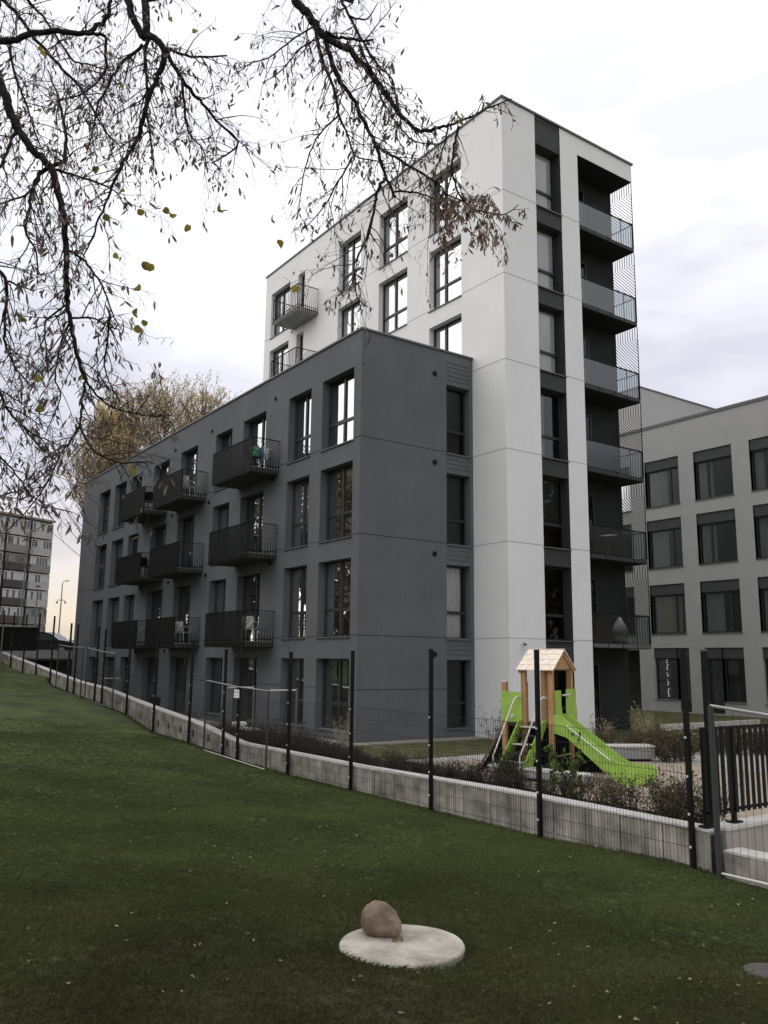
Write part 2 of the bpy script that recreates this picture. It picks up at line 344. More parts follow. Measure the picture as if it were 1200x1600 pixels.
for k in range(4):
    for n_, q in (('A',A),('B',B_),('D',D_),('G',G_),('H',H_),('I',I_)):
        ins = None; r = rng.random()
        if k == 1 and n_ == 'A': ins = [cur(0,.48,m_curtb), cur(.52,1,m_curtb)]
        elif k == 1 and n_ == 'B': ins = [cur(.0,.62,m_curtb), cur(.7,1,m_curtb)]
        elif k == 0 and n_ == 'D': ins = [('blind',.02,.98,None,m_curt)]
        elif k == 0: ins = [('blind',0,1,.35,m_gblind)] if r < .5 else None
        elif k == 3: ins = [('blind',0,1,None,m_blind)] if n_ in 'A' else [cur(0,.5)]
        elif r < .75: ins = [cur(0,.3+.4*rng.random(), m_curtb if r < .5 else m_gblind)]
        window(PL, *q, sills[k], heads[k], wing, inside=ins, glass=m_glass_c if k in (1,2) and ins else None, cols=(.5,) if n_ != 'G' else (.45,))
    for n_, q in (('C',Cc),('E',Ee),('F',Ff)):
        r = rng.random(); ins = [cur(.05,.45, m_curt if r < .5 else m_curt2)] if k else None
        window(PL, *q, floorz[k], heads[k], wing, rows=(), cols=(.42,), kind='balcony_door' if k else 'patio_door', sill=False, inside=ins)
    ins = {0:[('blind',0,1,None,m_gblind)],1:[cur(0,1,m_curtb)],2:[('blind',0,1,None,m_gblind)],3:[('blind',0,1,.38,m_gblind)]}[k]
    window(PR, 3.38, 4.38, sills[k], heads[k], wing, cols=(), rows=(.36,), inside=ins, glass=m_glass_c if k == 1 else m_glass_s, depth=.24)
sash = MB(); zb_, zt_ = 10.1, 11.48; t0_ = lambda u,z: PL.p(u, z, .30+(z-zb_)*.16)
for a_, b_ in (((1.42,zb_),(1.42,zt_)),((2.23,zb_),(2.23,zt_)),((1.42,zb_),(2.23,zb_)),((1.42,zt_),(2.23,zt_))): sash.bar(t0_(*a_), t0_(*b_), .05, .05)
sash.build('tilted_sash', m_frame, wing)
joints(PL, [(a,b,z) for z in (3.235,6.235,9.235) for a,b in ((0,.38),(2.33,3.0),(4.6,6.3),(8.21,9.19),(10.77,12.6),(14.52,15.85),(17.87,19.5),(21.07,21.8),(23.7,24.48),(26.42,L1))]
   + [(a,b,1.665) for a,b in ((0,.39),(2.31,3.02),(4.59,6.31),(8.21,9.19),(10.76,12.6),(14.51,15.86),(17.86,19.52),(21.06,21.81),(23.69,24.49),(26.41,L1))], wing, m_joint)
joints(PR, [(0,3.36,3.235),(0,3.36,6.235),(0,3.36,9.235),(0,3.37,1.665),(4.39,4.51,1.665)], wing, m_joint)
for z0, n in ((11.66,5),(8.66,4),(5.66,4),(2.66,4)):          # louvre fins above the corner windows
    g = MB()
    for i in range(n): PR.box(g, 3.39, 4.37, z0+.06+i*.15, z0+.115+i*.15, -.018, .003)
    g.build('louvre', m_dark, wing)
def disc(mb, P, u, z, r, d0, d1, n=18):
    a = [P.p(u+r*math.cos(2*PI*i/n), z+r*math.sin(2*PI*i/n), d0) for i in range(n)]; b = [P.p(u+r*math.cos(2*PI*i/n), z+r*math.sin(2*PI*i/n), d1) for i in range(n)]
    mb.poly(a)
    for i in range(n): mb.poly([a[i], b[i], b[(i+1)%n], a[(i+1)%n]])
for z in (11.81,8.82,5.85,2.72):
    g = MB(); disc(g, PR, 2.88, z, .085, -.03, .01); g.build('vent_cap', m_black, wing)
for z in (2.72,5.72,8.72,11.72):
    for u in (5.6,11.15,15.2,18.9):
        if z < 3 and u < 12: continue
        g = MB(); disc(g, PL, u, z+.1, .07, -.05, .01); g.build('vent_cap', m_black, wing)

def balcony(P, u0, u1, zs, parent, depth=1.05, step=.082, slabm=None, dense=True, sideu=None):
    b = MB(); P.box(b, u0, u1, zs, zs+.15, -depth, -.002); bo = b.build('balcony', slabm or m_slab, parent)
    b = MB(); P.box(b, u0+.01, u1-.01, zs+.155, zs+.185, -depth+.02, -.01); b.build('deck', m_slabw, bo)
    r = MB(); zt = zs+1.2; zb = zs+.0
    dd = -depth-.025
    n = int((u1-u0)/step)
    for i in range(n+1):
        u = u0+(u1-u0)*i/n; r.bar(P.p(u,zb,dd), P.p(u,zt,dd), .014, .05, P.U) if dense else r.bar(P.p(u,zb,dd), P.p(u,zt,dd), .02)
    r.bar(P.p(u0-.02,zt+.012,dd), P.p(u1+.02,zt+.012,dd), .05, .02); r.bar(P.p(u0,zs+.25,dd+.03), P.p(u1,zs+.25,dd+.03), .02, .03)
    for us in (u0-.02, u1+.02):
        r.bar(P.p(us,zt+.012,dd+.03), P.p(us,zt+.012,0), .05, .02); r.bar(P.p(us,zs+.25,dd+.03), P.p(us,zs+.25,0), .02, .03)
        m = 10; s = (depth)/m; zk = zs+.55
        for i in range(m+1):
            d = dd+s*i
            if i in (0,): r.bar(P.p(us,zb,d), P.p(us,zt,d), .03); continue
            r.bar(P.p(us,zb,d), P.p(us,zk,d), .018)
            e = d+(zt-zk)*.8
            if e <= 0: r.bar(P.p(us,zk,d), P.p(us,zt,e), .018)
            else: r.bar(P.p(us,zk,d), P.p(us,zk+(0-d)/.8,0), .018)
        for i in range(1, 7):                     # diagonals that start at the outer post
            z_ = zk+i*s/.8
            if z_ < zt: r.bar(P.p(us,z_,dd), P.p(us,zt,dd+(zt-z_)*.8), .018)
    r.build('railing', m_rail, bo); return bo
for k in (1,2,3):
    for u0, u1 in ((5.2,8.42),(11.52,14.72),(15.92,19.1)):
        bo = balcony(PL, u0, u1, 3.0*k-.08, wing, step=.088 if u0 < 6 else .08)
        if u0 > 6 or True:
            s = MB()                              # dark screen fixed behind the bars on some balconies
            if u0 > 6: s.poly([PL.p(u0+.02, 3.0*k+.03, -1.02), PL.p(u1-.02, 3.0*k+.03, -1.02), PL.p(u1-.02, 3.0*k+1.08, -1.02), PL.p(u0+.02, 3.0*k+1.08, -1.02)]); s.build('screen', m_banner, bo)

# ---------------------------------------------------------------- white tower
YT, XR, HT, YB = -1.607, 11.39, 21.67, 15.76; XA, XB, XC = 6.11, 7.38, 8.30
tower = thing('apartment_tower', 'white seven storey apartment tower with a dark window strip and stacked corner balconies', 'building', (W1,YT,0))
def rel(mb, o): mb.xf(lambda p: p-Vector(o.location)); return mb
TL = Plane((-0.0,-YT,0), (0,1,0), (1,0,0)); TF = Plane((-W1,0,0), (1,0,0), (0,1,0))      # in the tower's own coordinates; u stays world x or y
holes = []; sideW = []
for k, (zs, zh) in enumerate(((12.2,14.55),(15.2,17.55),(18.2,20.55))):
    for q in ((.55,2.38),(3.75,5.68),(7.05,8.8)): holes.append((*q, zs, zh)); sideW.append((*q,zs,zh,'w'))
    if k: holes.append((13.22,15.15,zs,zh)); sideW.append((13.22,15.15,zs,zh,'w')); holes.append((11.8,12.45,zs-.1,zh)); sideW.append((11.8,12.45,zs-.1,zh,'d'))
g = MB(); facade(g, TL, YT, YB, -.3, HT, holes, .34)
facade(g, TF, W1, XA, -.3, HT, []); facade(g, TF, XB, XC, -.3, HT, []); facade(g, TF, XC, XR, 20.95, HT, [])
g.poly([TF.p(XC,-.3),TF.p(XC,-.3,1.05),TF.p(XC,20.95,1.05),TF.p(XC,20.95)])
g.poly([TF.p(XR,20.95,0),TF.p(XR,20.95,17),TF.p(XR,HT,17),TF.p(XR,HT,0)]); g.poly([TF.p(XR,-.3,1.05),TF.p(XR,-.3,17),TF.p(XR,20.95,17),TF.p(XR,20.95,1.05)])
g.poly([TF.p(W1,-.3,YB-YT),TF.p(XR,-.3,YB-YT),TF.p(XR,HT,YB-YT),TF.p(W1,HT,YB-YT)]); g.poly([TF.p(W1,HT-.2,0),TF.p(XR,HT-.2,0),TF.p(XR,HT-.2,17),TF.p(W1,HT-.2,17)])
g.build('wall', m_white, tower)
g = MB(); TF.box(g, W1-.05, XR+.06, HT+.002, HT+.07, -.06, .3); TF.box(g, W1-.05, W1+.3, HT+.002, HT+.07, .302, YB-YT+.05); TF.box(g, XR-.3, XR+.06, HT+.002, HT+.07, .302, YB-YT+.05); g.build('parapet_cap', m_cap, tower)
# dark strip: cladding panels between the windows
zz = [(-.3,.25)]+[(2.6+3*k,3.2+3*k) for k in range(6)]+[(20.6,21.52)]
for a, b in zz: g = MB(); TF.box(g, XA+.003, XB-.003, a, b, .02, .3); g.build('cladding_panel', m_panel, tower)
g = MB(); TF.box(g, XB-.012, XB-.002, .26, 20.6, .0, .34); TF.box(g, XA+.002, XA+.012, .26, 20.6, .0, .34)
TF.box(g, XA+.013, XB-.013, .26, 21.5, .42, .44) if False else None
g.build('window_reveal', m_panel, tower)
g = MB(); TF.box(g, XA, XB, 21.52, HT, 0.001, .3); g.build('top_panel', m_panel, tower)
for k in range(7):
    z0, z1 = (.27 if k == 0 else 3.2+3*(k-1)), 2.6+3*k if k else 2.6
    ins = {6:[('blind',0,1,None,m_blind)],5:[('blind',0,1,None,m_blind)],4:[('blind',0,1,None,m_blind)],3:[cur(.35,.5),('blind',.05,.3,None,m_gblind)],2:[('blind',0,1,.3,m_gblind)],1:None,0:None}[k]
    window(TF, XA+.013, XB-.013, z0+.002, z1-.002, tower, cols=(), rows=(.34,), inside=ins, glass=m_glass_c if k > 2 else m_glass_s, depth=.3, sill=k>0)
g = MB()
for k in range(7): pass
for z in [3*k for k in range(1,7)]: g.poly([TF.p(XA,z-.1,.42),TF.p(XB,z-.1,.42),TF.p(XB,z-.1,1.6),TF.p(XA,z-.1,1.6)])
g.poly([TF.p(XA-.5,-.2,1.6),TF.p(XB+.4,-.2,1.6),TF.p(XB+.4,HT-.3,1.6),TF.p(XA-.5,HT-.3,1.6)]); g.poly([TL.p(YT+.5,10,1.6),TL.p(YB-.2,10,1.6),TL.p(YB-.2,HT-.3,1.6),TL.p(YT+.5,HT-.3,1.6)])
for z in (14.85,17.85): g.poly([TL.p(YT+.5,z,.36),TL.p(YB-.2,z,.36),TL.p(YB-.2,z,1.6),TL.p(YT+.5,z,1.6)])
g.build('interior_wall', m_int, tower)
for i, (a,b,zs,zh,t) in enumerate(sideW):
    if t == 'd': window(TL, a, b, zs, zh, tower, cols=(), rows=(), kind='balcony_door', sill=False, depth=.22)
    else: window(TL, a, b, zs, zh, tower, cols=(.62,) if a < 1 else (.55,), inside=[('blind',0,.55,None,m_blind)] if a < 1 or i % 2 else [cur(0,.4)], depth=.22)
js = []
for z in (12.235,15.235,18.235):
    hs = [(.52,2.41),(3.72,5.71),(7.02,8.83)]+([(11.79,12.46),(13.19,15.18)] if z > 14 else []); u = YT
    for a, b in hs: js.append((u,a,z)); u = b
    js.append((u,YB,z))
joints(TL, js+[(YT,-.01,z) for z in (3.235,6.235,9.235)], tower, m_jointw)
joints(TF, [(a,b,3.235+3*k) for k in range(6) for a,b in ((W1,XA),(XB,XC))], tower, m_jointw)
for zs in (17.9,14.9): balcony(TL, 10.52, 12.78, zs, tower, step=.14, slabm=m_slabw, dense=False)
for z in (20.9,17.9,14.9):
    g = MB(); disc(g, TL, 12.9, z-.05, .06, -.04, .01); g.build('vent_cap', m_cap, tower)
# stacked corner loggias
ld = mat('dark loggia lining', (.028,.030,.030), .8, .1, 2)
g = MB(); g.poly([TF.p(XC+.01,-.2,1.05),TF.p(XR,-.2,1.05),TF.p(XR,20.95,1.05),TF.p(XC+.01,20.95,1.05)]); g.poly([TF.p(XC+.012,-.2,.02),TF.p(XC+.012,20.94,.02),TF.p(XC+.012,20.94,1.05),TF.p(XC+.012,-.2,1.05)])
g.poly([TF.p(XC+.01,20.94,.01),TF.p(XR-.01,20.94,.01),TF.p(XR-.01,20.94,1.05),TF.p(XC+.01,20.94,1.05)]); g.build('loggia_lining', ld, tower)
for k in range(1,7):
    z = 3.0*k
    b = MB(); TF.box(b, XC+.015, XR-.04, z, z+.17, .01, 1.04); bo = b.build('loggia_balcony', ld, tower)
    for i in range(4): 
        b = MB(); ua = XC+.06+i*.76; TF.box(b, ua, ua+.7, z+.02, z+.15, -.012, .008); b.build('edge_panel', m_panel if k > 1 else m_cap, bo)
    b = MB(); b.poly([TF.p(XC+.03,z+.2,.03),TF.p(XR-.09,z+.2,.03),TF.p(XR-.09,z+1.12,.03),TF.p(XC+.03,z+1.12,.03)]); b.build('glass_panel', m_balglass, bo)
    b = MB(); b.bar(TF.p(XC+.02,z+1.15,.03), TF.p(XR-.03,z+1.15,.03), .04, .04); b.bar(TF.p(XR-.06,z+.17,.03), TF.p(XR-.06,z+1.14,.03), .03); b.bar(TF.p(XR-.7,z+.17,.06), TF.p(XR-.7,z+1.14,.06), .03); b.build('handrail', m_rail, bo)
    # full height screen of bent bars on the open side
    b = MB(); top = z+3.0 if k < 6 else 20.93; xs = XR-.05; s = 1.02/9; zh = z+1.15; zt = top-.02
    P = Plane(TF.p(xs,0,0), (0,1,0), (0,0,1)); SP = lambda v, zz_: TF.p(xs, zz_, v)
    b.bar(SP(.0,z+.17), SP(.0,zt), .022); b.bar(SP(0,zh), SP(1.04,zh), .03, .03); b.bar(SP(0,z+.22), SP(1.04,z+.22), .02)
    slope = 1.15; zk = zt-.45
    for i in range(1,10):
        v = s*i; b.bar(SP(v,z+.17), SP(v,zh), .018)
        b.bar(SP(v,zk), SP(v,zt), .018); zl = zk-v*slope
        if zl > zh: b.bar(SP(v,zk), SP(0,zl), .018)
        else: b.bar(SP(v,zk), SP(v-(zk-zh)/slope,zh), .018)
    for i in range(10,20):
        v = s*i; ze = zk-(v-1.04)*slope; 
        if ze <= zh: break
        zl = zk-v*slope
        if zl > zh: b.bar(SP(1.04,ze), SP(0,zl), .018)
        else: b.bar(SP(1.04,ze), SP(1.04-(ze-zh)/slope,zh), .018)
    b.build('side_screen', m_rail, bo)
for k in range(0,7):      # doors onto the loggias
    z = 3.0*k+.19 if k else .2
    g = MB(); 
    for a, b in ((XC+.55,XC+.62),(XC+1.4,XC+1.47)): TF.box(g, a, b, z, z+2.3, 1.0, 1.045)
    TF.box(g, XC+.62, XC+1.4, z+2.23, z+2.3, 1.0, 1.045); do = g.build('loggia_door' if k else 'entrance_door', m_frame, tower)
    g = MB(); g.poly([TF.p(XC+.62,z,1.03),TF.p(XC+1.4,z,1.03),TF.p(XC+1.4,z+2.23,1.03),TF.p(XC+.62,z+2.23,1.03)]); g.build('pane', m_glass_s, do)
g = MB(); g.box(-.05,.05,-.12,0,-.05,.05); 
sc_ = thing('security_camera', 'small white security camera on the white tower wall', 'camera', (5.13,YT,3.12)); g.build('mount', m_whitemetal, sc_, bevel=.01)
g = MB(); g.tube([(0,-.12,-.04),(-.12,-.2,-.07)], .045, 12); g.build('camera_body', m_whitemetal, sc_, smooth=False)
g = MB(); g.tube([(-.12,-.2,-.07),(-.13,-.207,-.072)], .035, 12); g.build('lens', m_blackp, sc_)

# ---------------------------------------------------------------- grey building on the right
XG = 22.0
gb = thing('grey_apartment_building', 'light grey apartment building with shuttered square windows behind the play tower', 'building', (XG,0,0))
PG = Plane((0,0,0), (0,1,0), (1,0,0))
cols_ = [(10.4,12.5),(7.43,9.5),(4.43,6.47),(1.5,3.56),(-1.45,.6),(-4.45,-2.4)]
rows_ = [(3.97,6.41),(7.24,9.70),(10.38,12.80)]
hs = []; ws = []
for i, (a,b) in enumerate(cols_):
    for j, (c,d) in enumerate(rows_): hs.append((a,b,c,d)); ws.append((a,b,c,d,j,i))
    if i: hs.append((a,b,.79 if i == 1 else .3,3.28)) if False else None
gh = [(5.05,6.4,.8,3.28),(4.35,5.05,.25,3.28),(1.5,2.6,.8,3.28),(2.6,3.5,.25,3.28),(-.6,.6,.8,3.28),(-1.4,-.6,.25,3.28),(-4.4,-2.4,.8,3.28)]
g = MB(); facade(g, PG, -8, 7.25, -.3, 14.53, hs+gh, .32); facade(g, PG, 7.25, 22, 3.2, 14.53, hs, .32)
g.poly([(0,7.25,-.3),(6,7.25,-.3),(6,7.25,3.2),(0,7.25,3.2)]); g.poly([(0,7.25,3.2),(0,22,3.2),(6,22,3.2),(6,7.25,3.2)]); g.poly([(0,22,3.2),(14,22,3.2),(14,22,14.53),(0,22,14.53)]); g.poly([(0,-8,14.2),(14,-8,14.2),(14,22,14.2),(0,22,14.2)]); g.poly([(0,-8,-.3),(14,-8,-.3),(14,-8,14.5),(0,-8,14.5)])
g.build('wall', m_rend, gb)
g = MB(); g.box(4.5,20,10,15,14.2,18.75); g.build('stair_block', m_rend, gb)
g = MB(); g.box(4.45,20,9.95,15.05,18.752,18.84); g.build('stair_block_cap', m_cap, gb)
g = MB(); g.box(-.05,.35,-8,22.05,14.532,14.68); g.build('parapet_cap', m_cap, gb)
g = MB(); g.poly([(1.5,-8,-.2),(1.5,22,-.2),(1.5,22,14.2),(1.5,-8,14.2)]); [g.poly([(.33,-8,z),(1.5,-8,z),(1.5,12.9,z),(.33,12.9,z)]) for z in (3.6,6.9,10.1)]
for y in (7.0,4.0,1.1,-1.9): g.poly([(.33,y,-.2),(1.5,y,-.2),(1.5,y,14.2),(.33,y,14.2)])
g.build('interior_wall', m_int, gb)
g = MB(); g.box(3,3.2,7.3,14,-.3,3.19); g.build('passage_wall', ld, gb)
for a,b,c,d,j,i in ws:
    cu = {(2,2):[cur(.45,1)],(2,1):[cur(.5,1)],(2,0):[cur(.2,1,m_curt2)],(3,2):[cur(.62,1)],(3,1):[cur(.62,1)],(3,0):[cur(.5,1)],(4,2):[cur(.6,1)],(4,1):[cur(0,1)],(4,0):[cur(.7,1)]}.get((i,j))
    window(PG, a, b, c, d, gb, box=.52, cols=(.3,) if i == 2 else (.68,) if j else (.28,), rows=(), inside=cu, glass=m_glass_s, depth=.16, ft=.07)
for a,b,c,d in gh: window(PG, a+.002, b-.002, c, d-.002, gb, box=.5, cols=(), rows=(.78,) if c < .5 else ((.45,) if a > 4 else ()), sill=c > .5, kind='window' if c > .5 else 'patio_door', glass=m_glass_s, depth=.16, ft=.08, inside=[cur(.3,.9,m_gblind)] if c < .5 else [cur(.5,1,m_gblind)])
g = thing('light_string', 'vertical string of small white lights hanging in a ground floor window', 'string lights', (XG+.19,5.75,2.75))
mb = MB(); mb.tube([(0,0,0),(0,.01,-.9),(0,-.01,-1.85)], .004, 4); mb.build('wire', m_blackp, g)
me_ = bpy.data.materials.new('small lamps'); me_.use_nodes = True; me_.node_tree.nodes['Principled BSDF'].inputs['Emission Color'].default_value = (1,.95,.85,1); me_.node_tree.nodes['Principled BSDF'].inputs['Emission Strength'].default_value = 1.3
mb = MB()
for i in range(17):
    if i in (5,8,12): continue
    y = .03*math.sin(i*2.3); z = -.06-i*.108; mb.tube([(-.02,y,z-.017),(-.02,y,z+.017)], .017, 6)
mb.build('bulb', me_, g)

# ---------------------------------------------------------------- boundary wall
bw = thing('boundary_wall', 'long stained concrete retaining wall running along the lawn edge below the mesh fence', 'wall', (XF,-14.5,0))
def rl(o): 
    v = Vector(o.location); return lambda p: p-v
y = -14.48; segs = []; rw = random.Random(2)
while y < 29:
    s = .62*rw.uniform(.93,1.07); segs.append((y, min(29.2, y+s))); y += s
g = MB(); cp = MB(); core = MB()
for a, b in segs:
    za, zb = lerp(WTOP,a), lerp(WTOP,b); x0, x1 = XF+rw.uniform(0,.004), XF+.24; y0, y1 = a+.008, b-.008
    g.hexa([(x0,y0,-.4),(x1,y0,-.4),(x1,y1,-.4),(x0,y1,-.4),(x0,y0,za-.02),(x1,y0,za-.02),(x1,y1,zb-.02),(x0,y1,zb-.02)])
    core.hexa([(XF+.02,a,-.4),(XF+.22,a,-.4),(XF+.22,b,-.4),(XF+.02,b,-.4),(XF+.02,a,za-.05),(XF+.22,a,za-.05),(XF+.22,b,zb-.05),(XF+.02,b,zb-.05)])
    x0, x1 = XF-.006, XF+.26
    cp.hexa([(x0,a,za-.018),(x1,a,za-.018),(x1,b,zb-.018),(x0,b,zb-.018),(x0,a,za+.012),(x1,a,za+.012),(x1,b,zb+.012),(x0,b,zb+.012)])
g.xf(rl(bw)); g.build('wall_panel', m_conc, bw); cp.xf(rl(bw)).build('coping', m_coping, bw); core.xf(rl(bw)).build('core', m_soil, bw)
# drain niches in the wall
g = MB()
for y in (-1.35,-.25,.75,1.6,2.5,3.3): z = lerp(PROF,y)+.22; g.box(XF-.012,XF+.02,y,y+.11,z,z+.17)
g.xf(rl(bw)).build('drain_slot', mat('slot', (.08,.075,.07), .9), bw)
bw2 = thing('return_wall', 'pale concrete wall turning right beneath the black railing', 'wall', (XF+.26,-14.5,0))
m_conc2 = mat('smooth warm concrete', (.37,.34,.315), .9, .1, 2, bump=.15, streak=.12)
g = MB(); g.box(0,11,-.02,.22,-.3,.56); g.build('wall_panel', m_conc2, bw2); g = MB(); g.box(-.01,11,-.04,.25,.562,.60); g.build('coping', m_coping, bw2)
kb = thing('path_kerb', 'low concrete kerb block at the right edge of the lawn', 'kerb', (XF,-14.62,0))
g = MB(); g.box(0,.3,-6,-.03,-.3,.37); g.build('block', m_conc, kb, bevel=.01); g = MB(); g.box(-.005,.305,-6,-.03,.372,.40); g.build('top', m_coping, kb)
g = MB(); g.poly([(XF+.3,-40,.1),(25,-40,.1),(25,-14.53,.1),(XF+.3,-14.53,.1)]); tag(g.build('footpath', m_pave), kind='structure')

# ---------------------------------------------------------------- mesh fence
fence = thing('mesh_fence', 'black steel post fence with fine wire mesh along the concrete wall', 'fence', (XF-.06,-14.3,0))
posts = [(-14.28,2.66),(-11.8,2.67),(-9.32,2.69),(-6.89,2.67),(-4.45,2.65),(-2.0,1.9),(-1.2,2.72),(.95,2.95),(3.6,3.0),(6.0,3.25),(8.58,3.45),(9.38,3.55),(12.0,3.72),(12.9,3.78),(15.5,4.15),(17.95,4.35),(20.4,4.4),(23.0,4.6),(25.4,4.8),(27.8,4.9)]
for i, (y, zt) in enumerate(posts):
    g = MB(); zb = lerp(PROF,y)-.15; lean = .05 if i in (5,6) else 0
    g.bar((0,0,zb),(0,lean,zt),.065,.045,(0,1,0)); g.box(-.036,.036,-.026,.026+lean,zt,zt+.012)
    g.xf(lambda p: p+Vector((0,y+14.3,0))); po = g.build('post', m_black, fence)
    c = MB()
    for zc in (.25,.62,1.05,1.5): c.box(-.045,-.03,y+14.3-.012,y+14.3+.012,lerp(PROF,y)+zc,lerp(PROF,y)+zc+.025)
    c.build('clip', m_whitemetal, po)
ys = [-14.28,-11.8,-9.32,-6.89,-4.45,-2.0]
for a, b in zip(ys, ys[1:]):
    g = MB(); za, zb = .14, .14; h = 1.5; n = int((b-a)/.052)
    for i in range(1,n):
        y = a+(b-a)*i/n+14.3; g.bar((-.0,y,za),(0,y,za+h),.0032,.0032,(0,1,0))
    for i in range(8): z = za+.02+(h-.04)*i/7; g.bar((.006,a+14.3+.03,z),(.006,b+14.3-.03,z),.005,.005)
    if a > -9.0:
        pass
    g.build('mesh_panel', m_mesh, fence)
ys = [-2.0,-1.2,.95,3.6,6.0,8.58]
for a, b in zip(ys, ys[1:]):
    g = MB(); n = int((b-a)/.05); h = 1.25
    for i in range(1,n):
        y = a+(b-a)*i/n; z0 = lerp(PROF,y)+.05; g.bar((0,y+14.3,z0),(0,y+14.3,z0+h),.0035,.0035,(0,1,0))
    for i in range(6): d = .05+h*i/5; g.bar((.006,a+14.3,lerp(PROF,a)+d),(.006,b+14.3,lerp(PROF,b)+d),.005)
    g.build('mesh_panel', m_mesh, fence)

def temp_fence(loc, L_, za, zb, ha, hb, label, sign=False, pm=None, tw=.021, both=True):
    t = thing('temporary_fence', label, 'fence', loc, 0, 'temporary fence panels')
    g = MB(); g.tube([(0,0,za),(0,0,ha)], tw*1.1, 8)
    g.build('post', pm or m_gpost, t)
    if both: g = MB(); g.tube([(0,L_,zb),(0,L_,hb)], tw*1.1, 8); g.build('post', pm or m_gpost, t)
    g = MB(); g.tube([(0,0,ha),(0,L_*.5,(ha+hb)/2-.025),(0,L_,hb)], tw*.62, 8); g.build('rail', m_galv, t); g = MB(); g.tube([(0,0,za+.05),(0,L_,zb+.05)], tw*.42, 8); g.build('rail', m_whitemetal if sign or L_ < 0 else m_galv, t)
    g = MB(); n = int(abs(L_)/.09)
    for i in range(1,n): y = L_*i/n; g.bar((0,y,za+(zb-za)*i/n+.05),(0,y,ha+(hb-ha)*i/n),.003,.003,(0,1,0))
    g.build('wire_infill', m_mesh, t)
    if sign:
        g = MB(); g.box(-.035,-.025,L_*.42,L_*.42+.27,ha-.21,ha-.02); s = g.build('sign_plate', mat('sign white', (.75,.75,.72), .5), t)
        g = MB()
        g.box(-.038,-.035,L_*.42+.035,L_*.42+.08,ha-.1,ha-.06); g.box(-.038,-.035,L_*.42+.19,L_*.42+.235,ha-.1,ha-.06); g.box(-.038,-.035,L_*.42+.05,L_*.42+.22,ha-.165,ha-.155); g.build('sign_mark', m_blackp, s)
    return t
temp_fence((XF-.16,-3.66,0), 3.38, .08, .2, 1.81, 1.96, 'temporary fence panel with bright top tube and small white sign', sign=True)
temp_fence((XF-.16,7.1,0), 3.1, .86, 1.0, 2.64, 2.84, 'nearer of the two small temporary fence panels before the dark block end')
temp_fence((XF-.16,10.75,0), 3.4, 1.06, 1.22, 2.86, 2.98, 'temporary fence panel, farther of the two, left of the dark block corner')
temp_fence((XF-.12,-14.66,0), -2.6, .12, .12, 2.02, 1.82, 'temporary fence panel with sagging top tube at the right edge of the lawn', pm=m_gpost, tw=.032, both=False)
t = thing('banner_fence', 'solid black banner screen hung on the far fence posts at the left edge', 'banner', (XF-.1,17.95,0))
g = MB(); n = 30
for i in range(n+1):
    y = 10.0*i/n; d = .02*math.sin(i*1.3); z = lerp([(0,3.76),(7.3,3.98),(10,4.05)], y); zb_ = lerp([(0,2.76),(7.3,2.78),(10,2.8)], y); g.v += [(d,y,zb_),(d*.5,y,z)]
for i in range(n): g.f.append((2*i,2*i+2,2*i+3,2*i+1))
g.build('banner', m_banner, t, smooth=True); g = MB(); g.tube([(-.05,6.9,1.7),(-.05,6.9,4.05)], .03, 8); g.tube([(-.05,0,3.8),(-.05,10,4.08)], .02, 6); g.build('frame', m_galv, t)
bt = thing('corner_post', 'black square fence post standing behind the last mesh fence post at the wall corner', 'post', (-4.30,-14.34,.56))
g = MB(); g.bar((0,0,-.2),(0,0,2.1),.06,.06); g.build('shaft', m_black, bt); g = MB(); g.box(-.032,.032,-.032,.032,2.101,2.12); g.build('cap', m_cap, bt)

# ---------------------------------------------------------------- black railing on the return wall
rail = thing('bar_railing', 'black flat bar railing standing on the pale return wall', 'railing', (-4.5,-14.38,.6))
g = MB(); g.bar((0,0,1.13),(9,0,1.13),.04,.03); g.build('rail', m_black, rail); g = MB(); g.bar((0,0,.16),(9,0,.16),.04,.03); g.build('rail', m_black, rail)
g = MB()
for i in range(72): x = .12+i*.123; g.box(x-.033,x+.033,-.032,-.021,.12,1.115)
g.build('bar', m_black, rail); rail.children[-1]['kind'] = 'stuff'
for x in (.02,.58,3.0,5.5,8):
    g = MB(); g.box(x-.03,x+.03,-.02,.02,0,1.12); po = g.build('post', m_black, rail); g = MB(); g.box(x-.09,x+.09,-.06,.06,0.001,.02); g.build('foot', m_black, po)

# ---------------------------------------------------------------- play tower
FP = Vector((-.37,-7.98,.15)); nv = Vector((.333,-.941,0)).normalized()
pt = thing('play_tower', 'wooden play tower with lime green panels, shingled gable roof, ladder and slide', 'playground tower', FP, math.atan2(nv.y, nv.x))
# local x = towards the slide, local y = away from the viewer
def post(x, y, z, nm='post'):
    g = MB(); s = .055; g.box(x-s,x+s,y-s,y+s,-.2,z); g.build(nm, m_wood, pt, bevel=.012)
E_ = 2.2; RG = 2.62
for x, y in ((0,0),(0,1.0),(-.62,0),(-.62,1.0)): post(x, y, E_)
post(-1.08,0,1.92); post(-1.08,1.0,1.92)
g = MB()
for x, y in ((-1.08,0),): g.box(x-.065,x+.065,y-.065,y+.065,1.921,1.94)
g.build('post_cap', m_shing, pt)
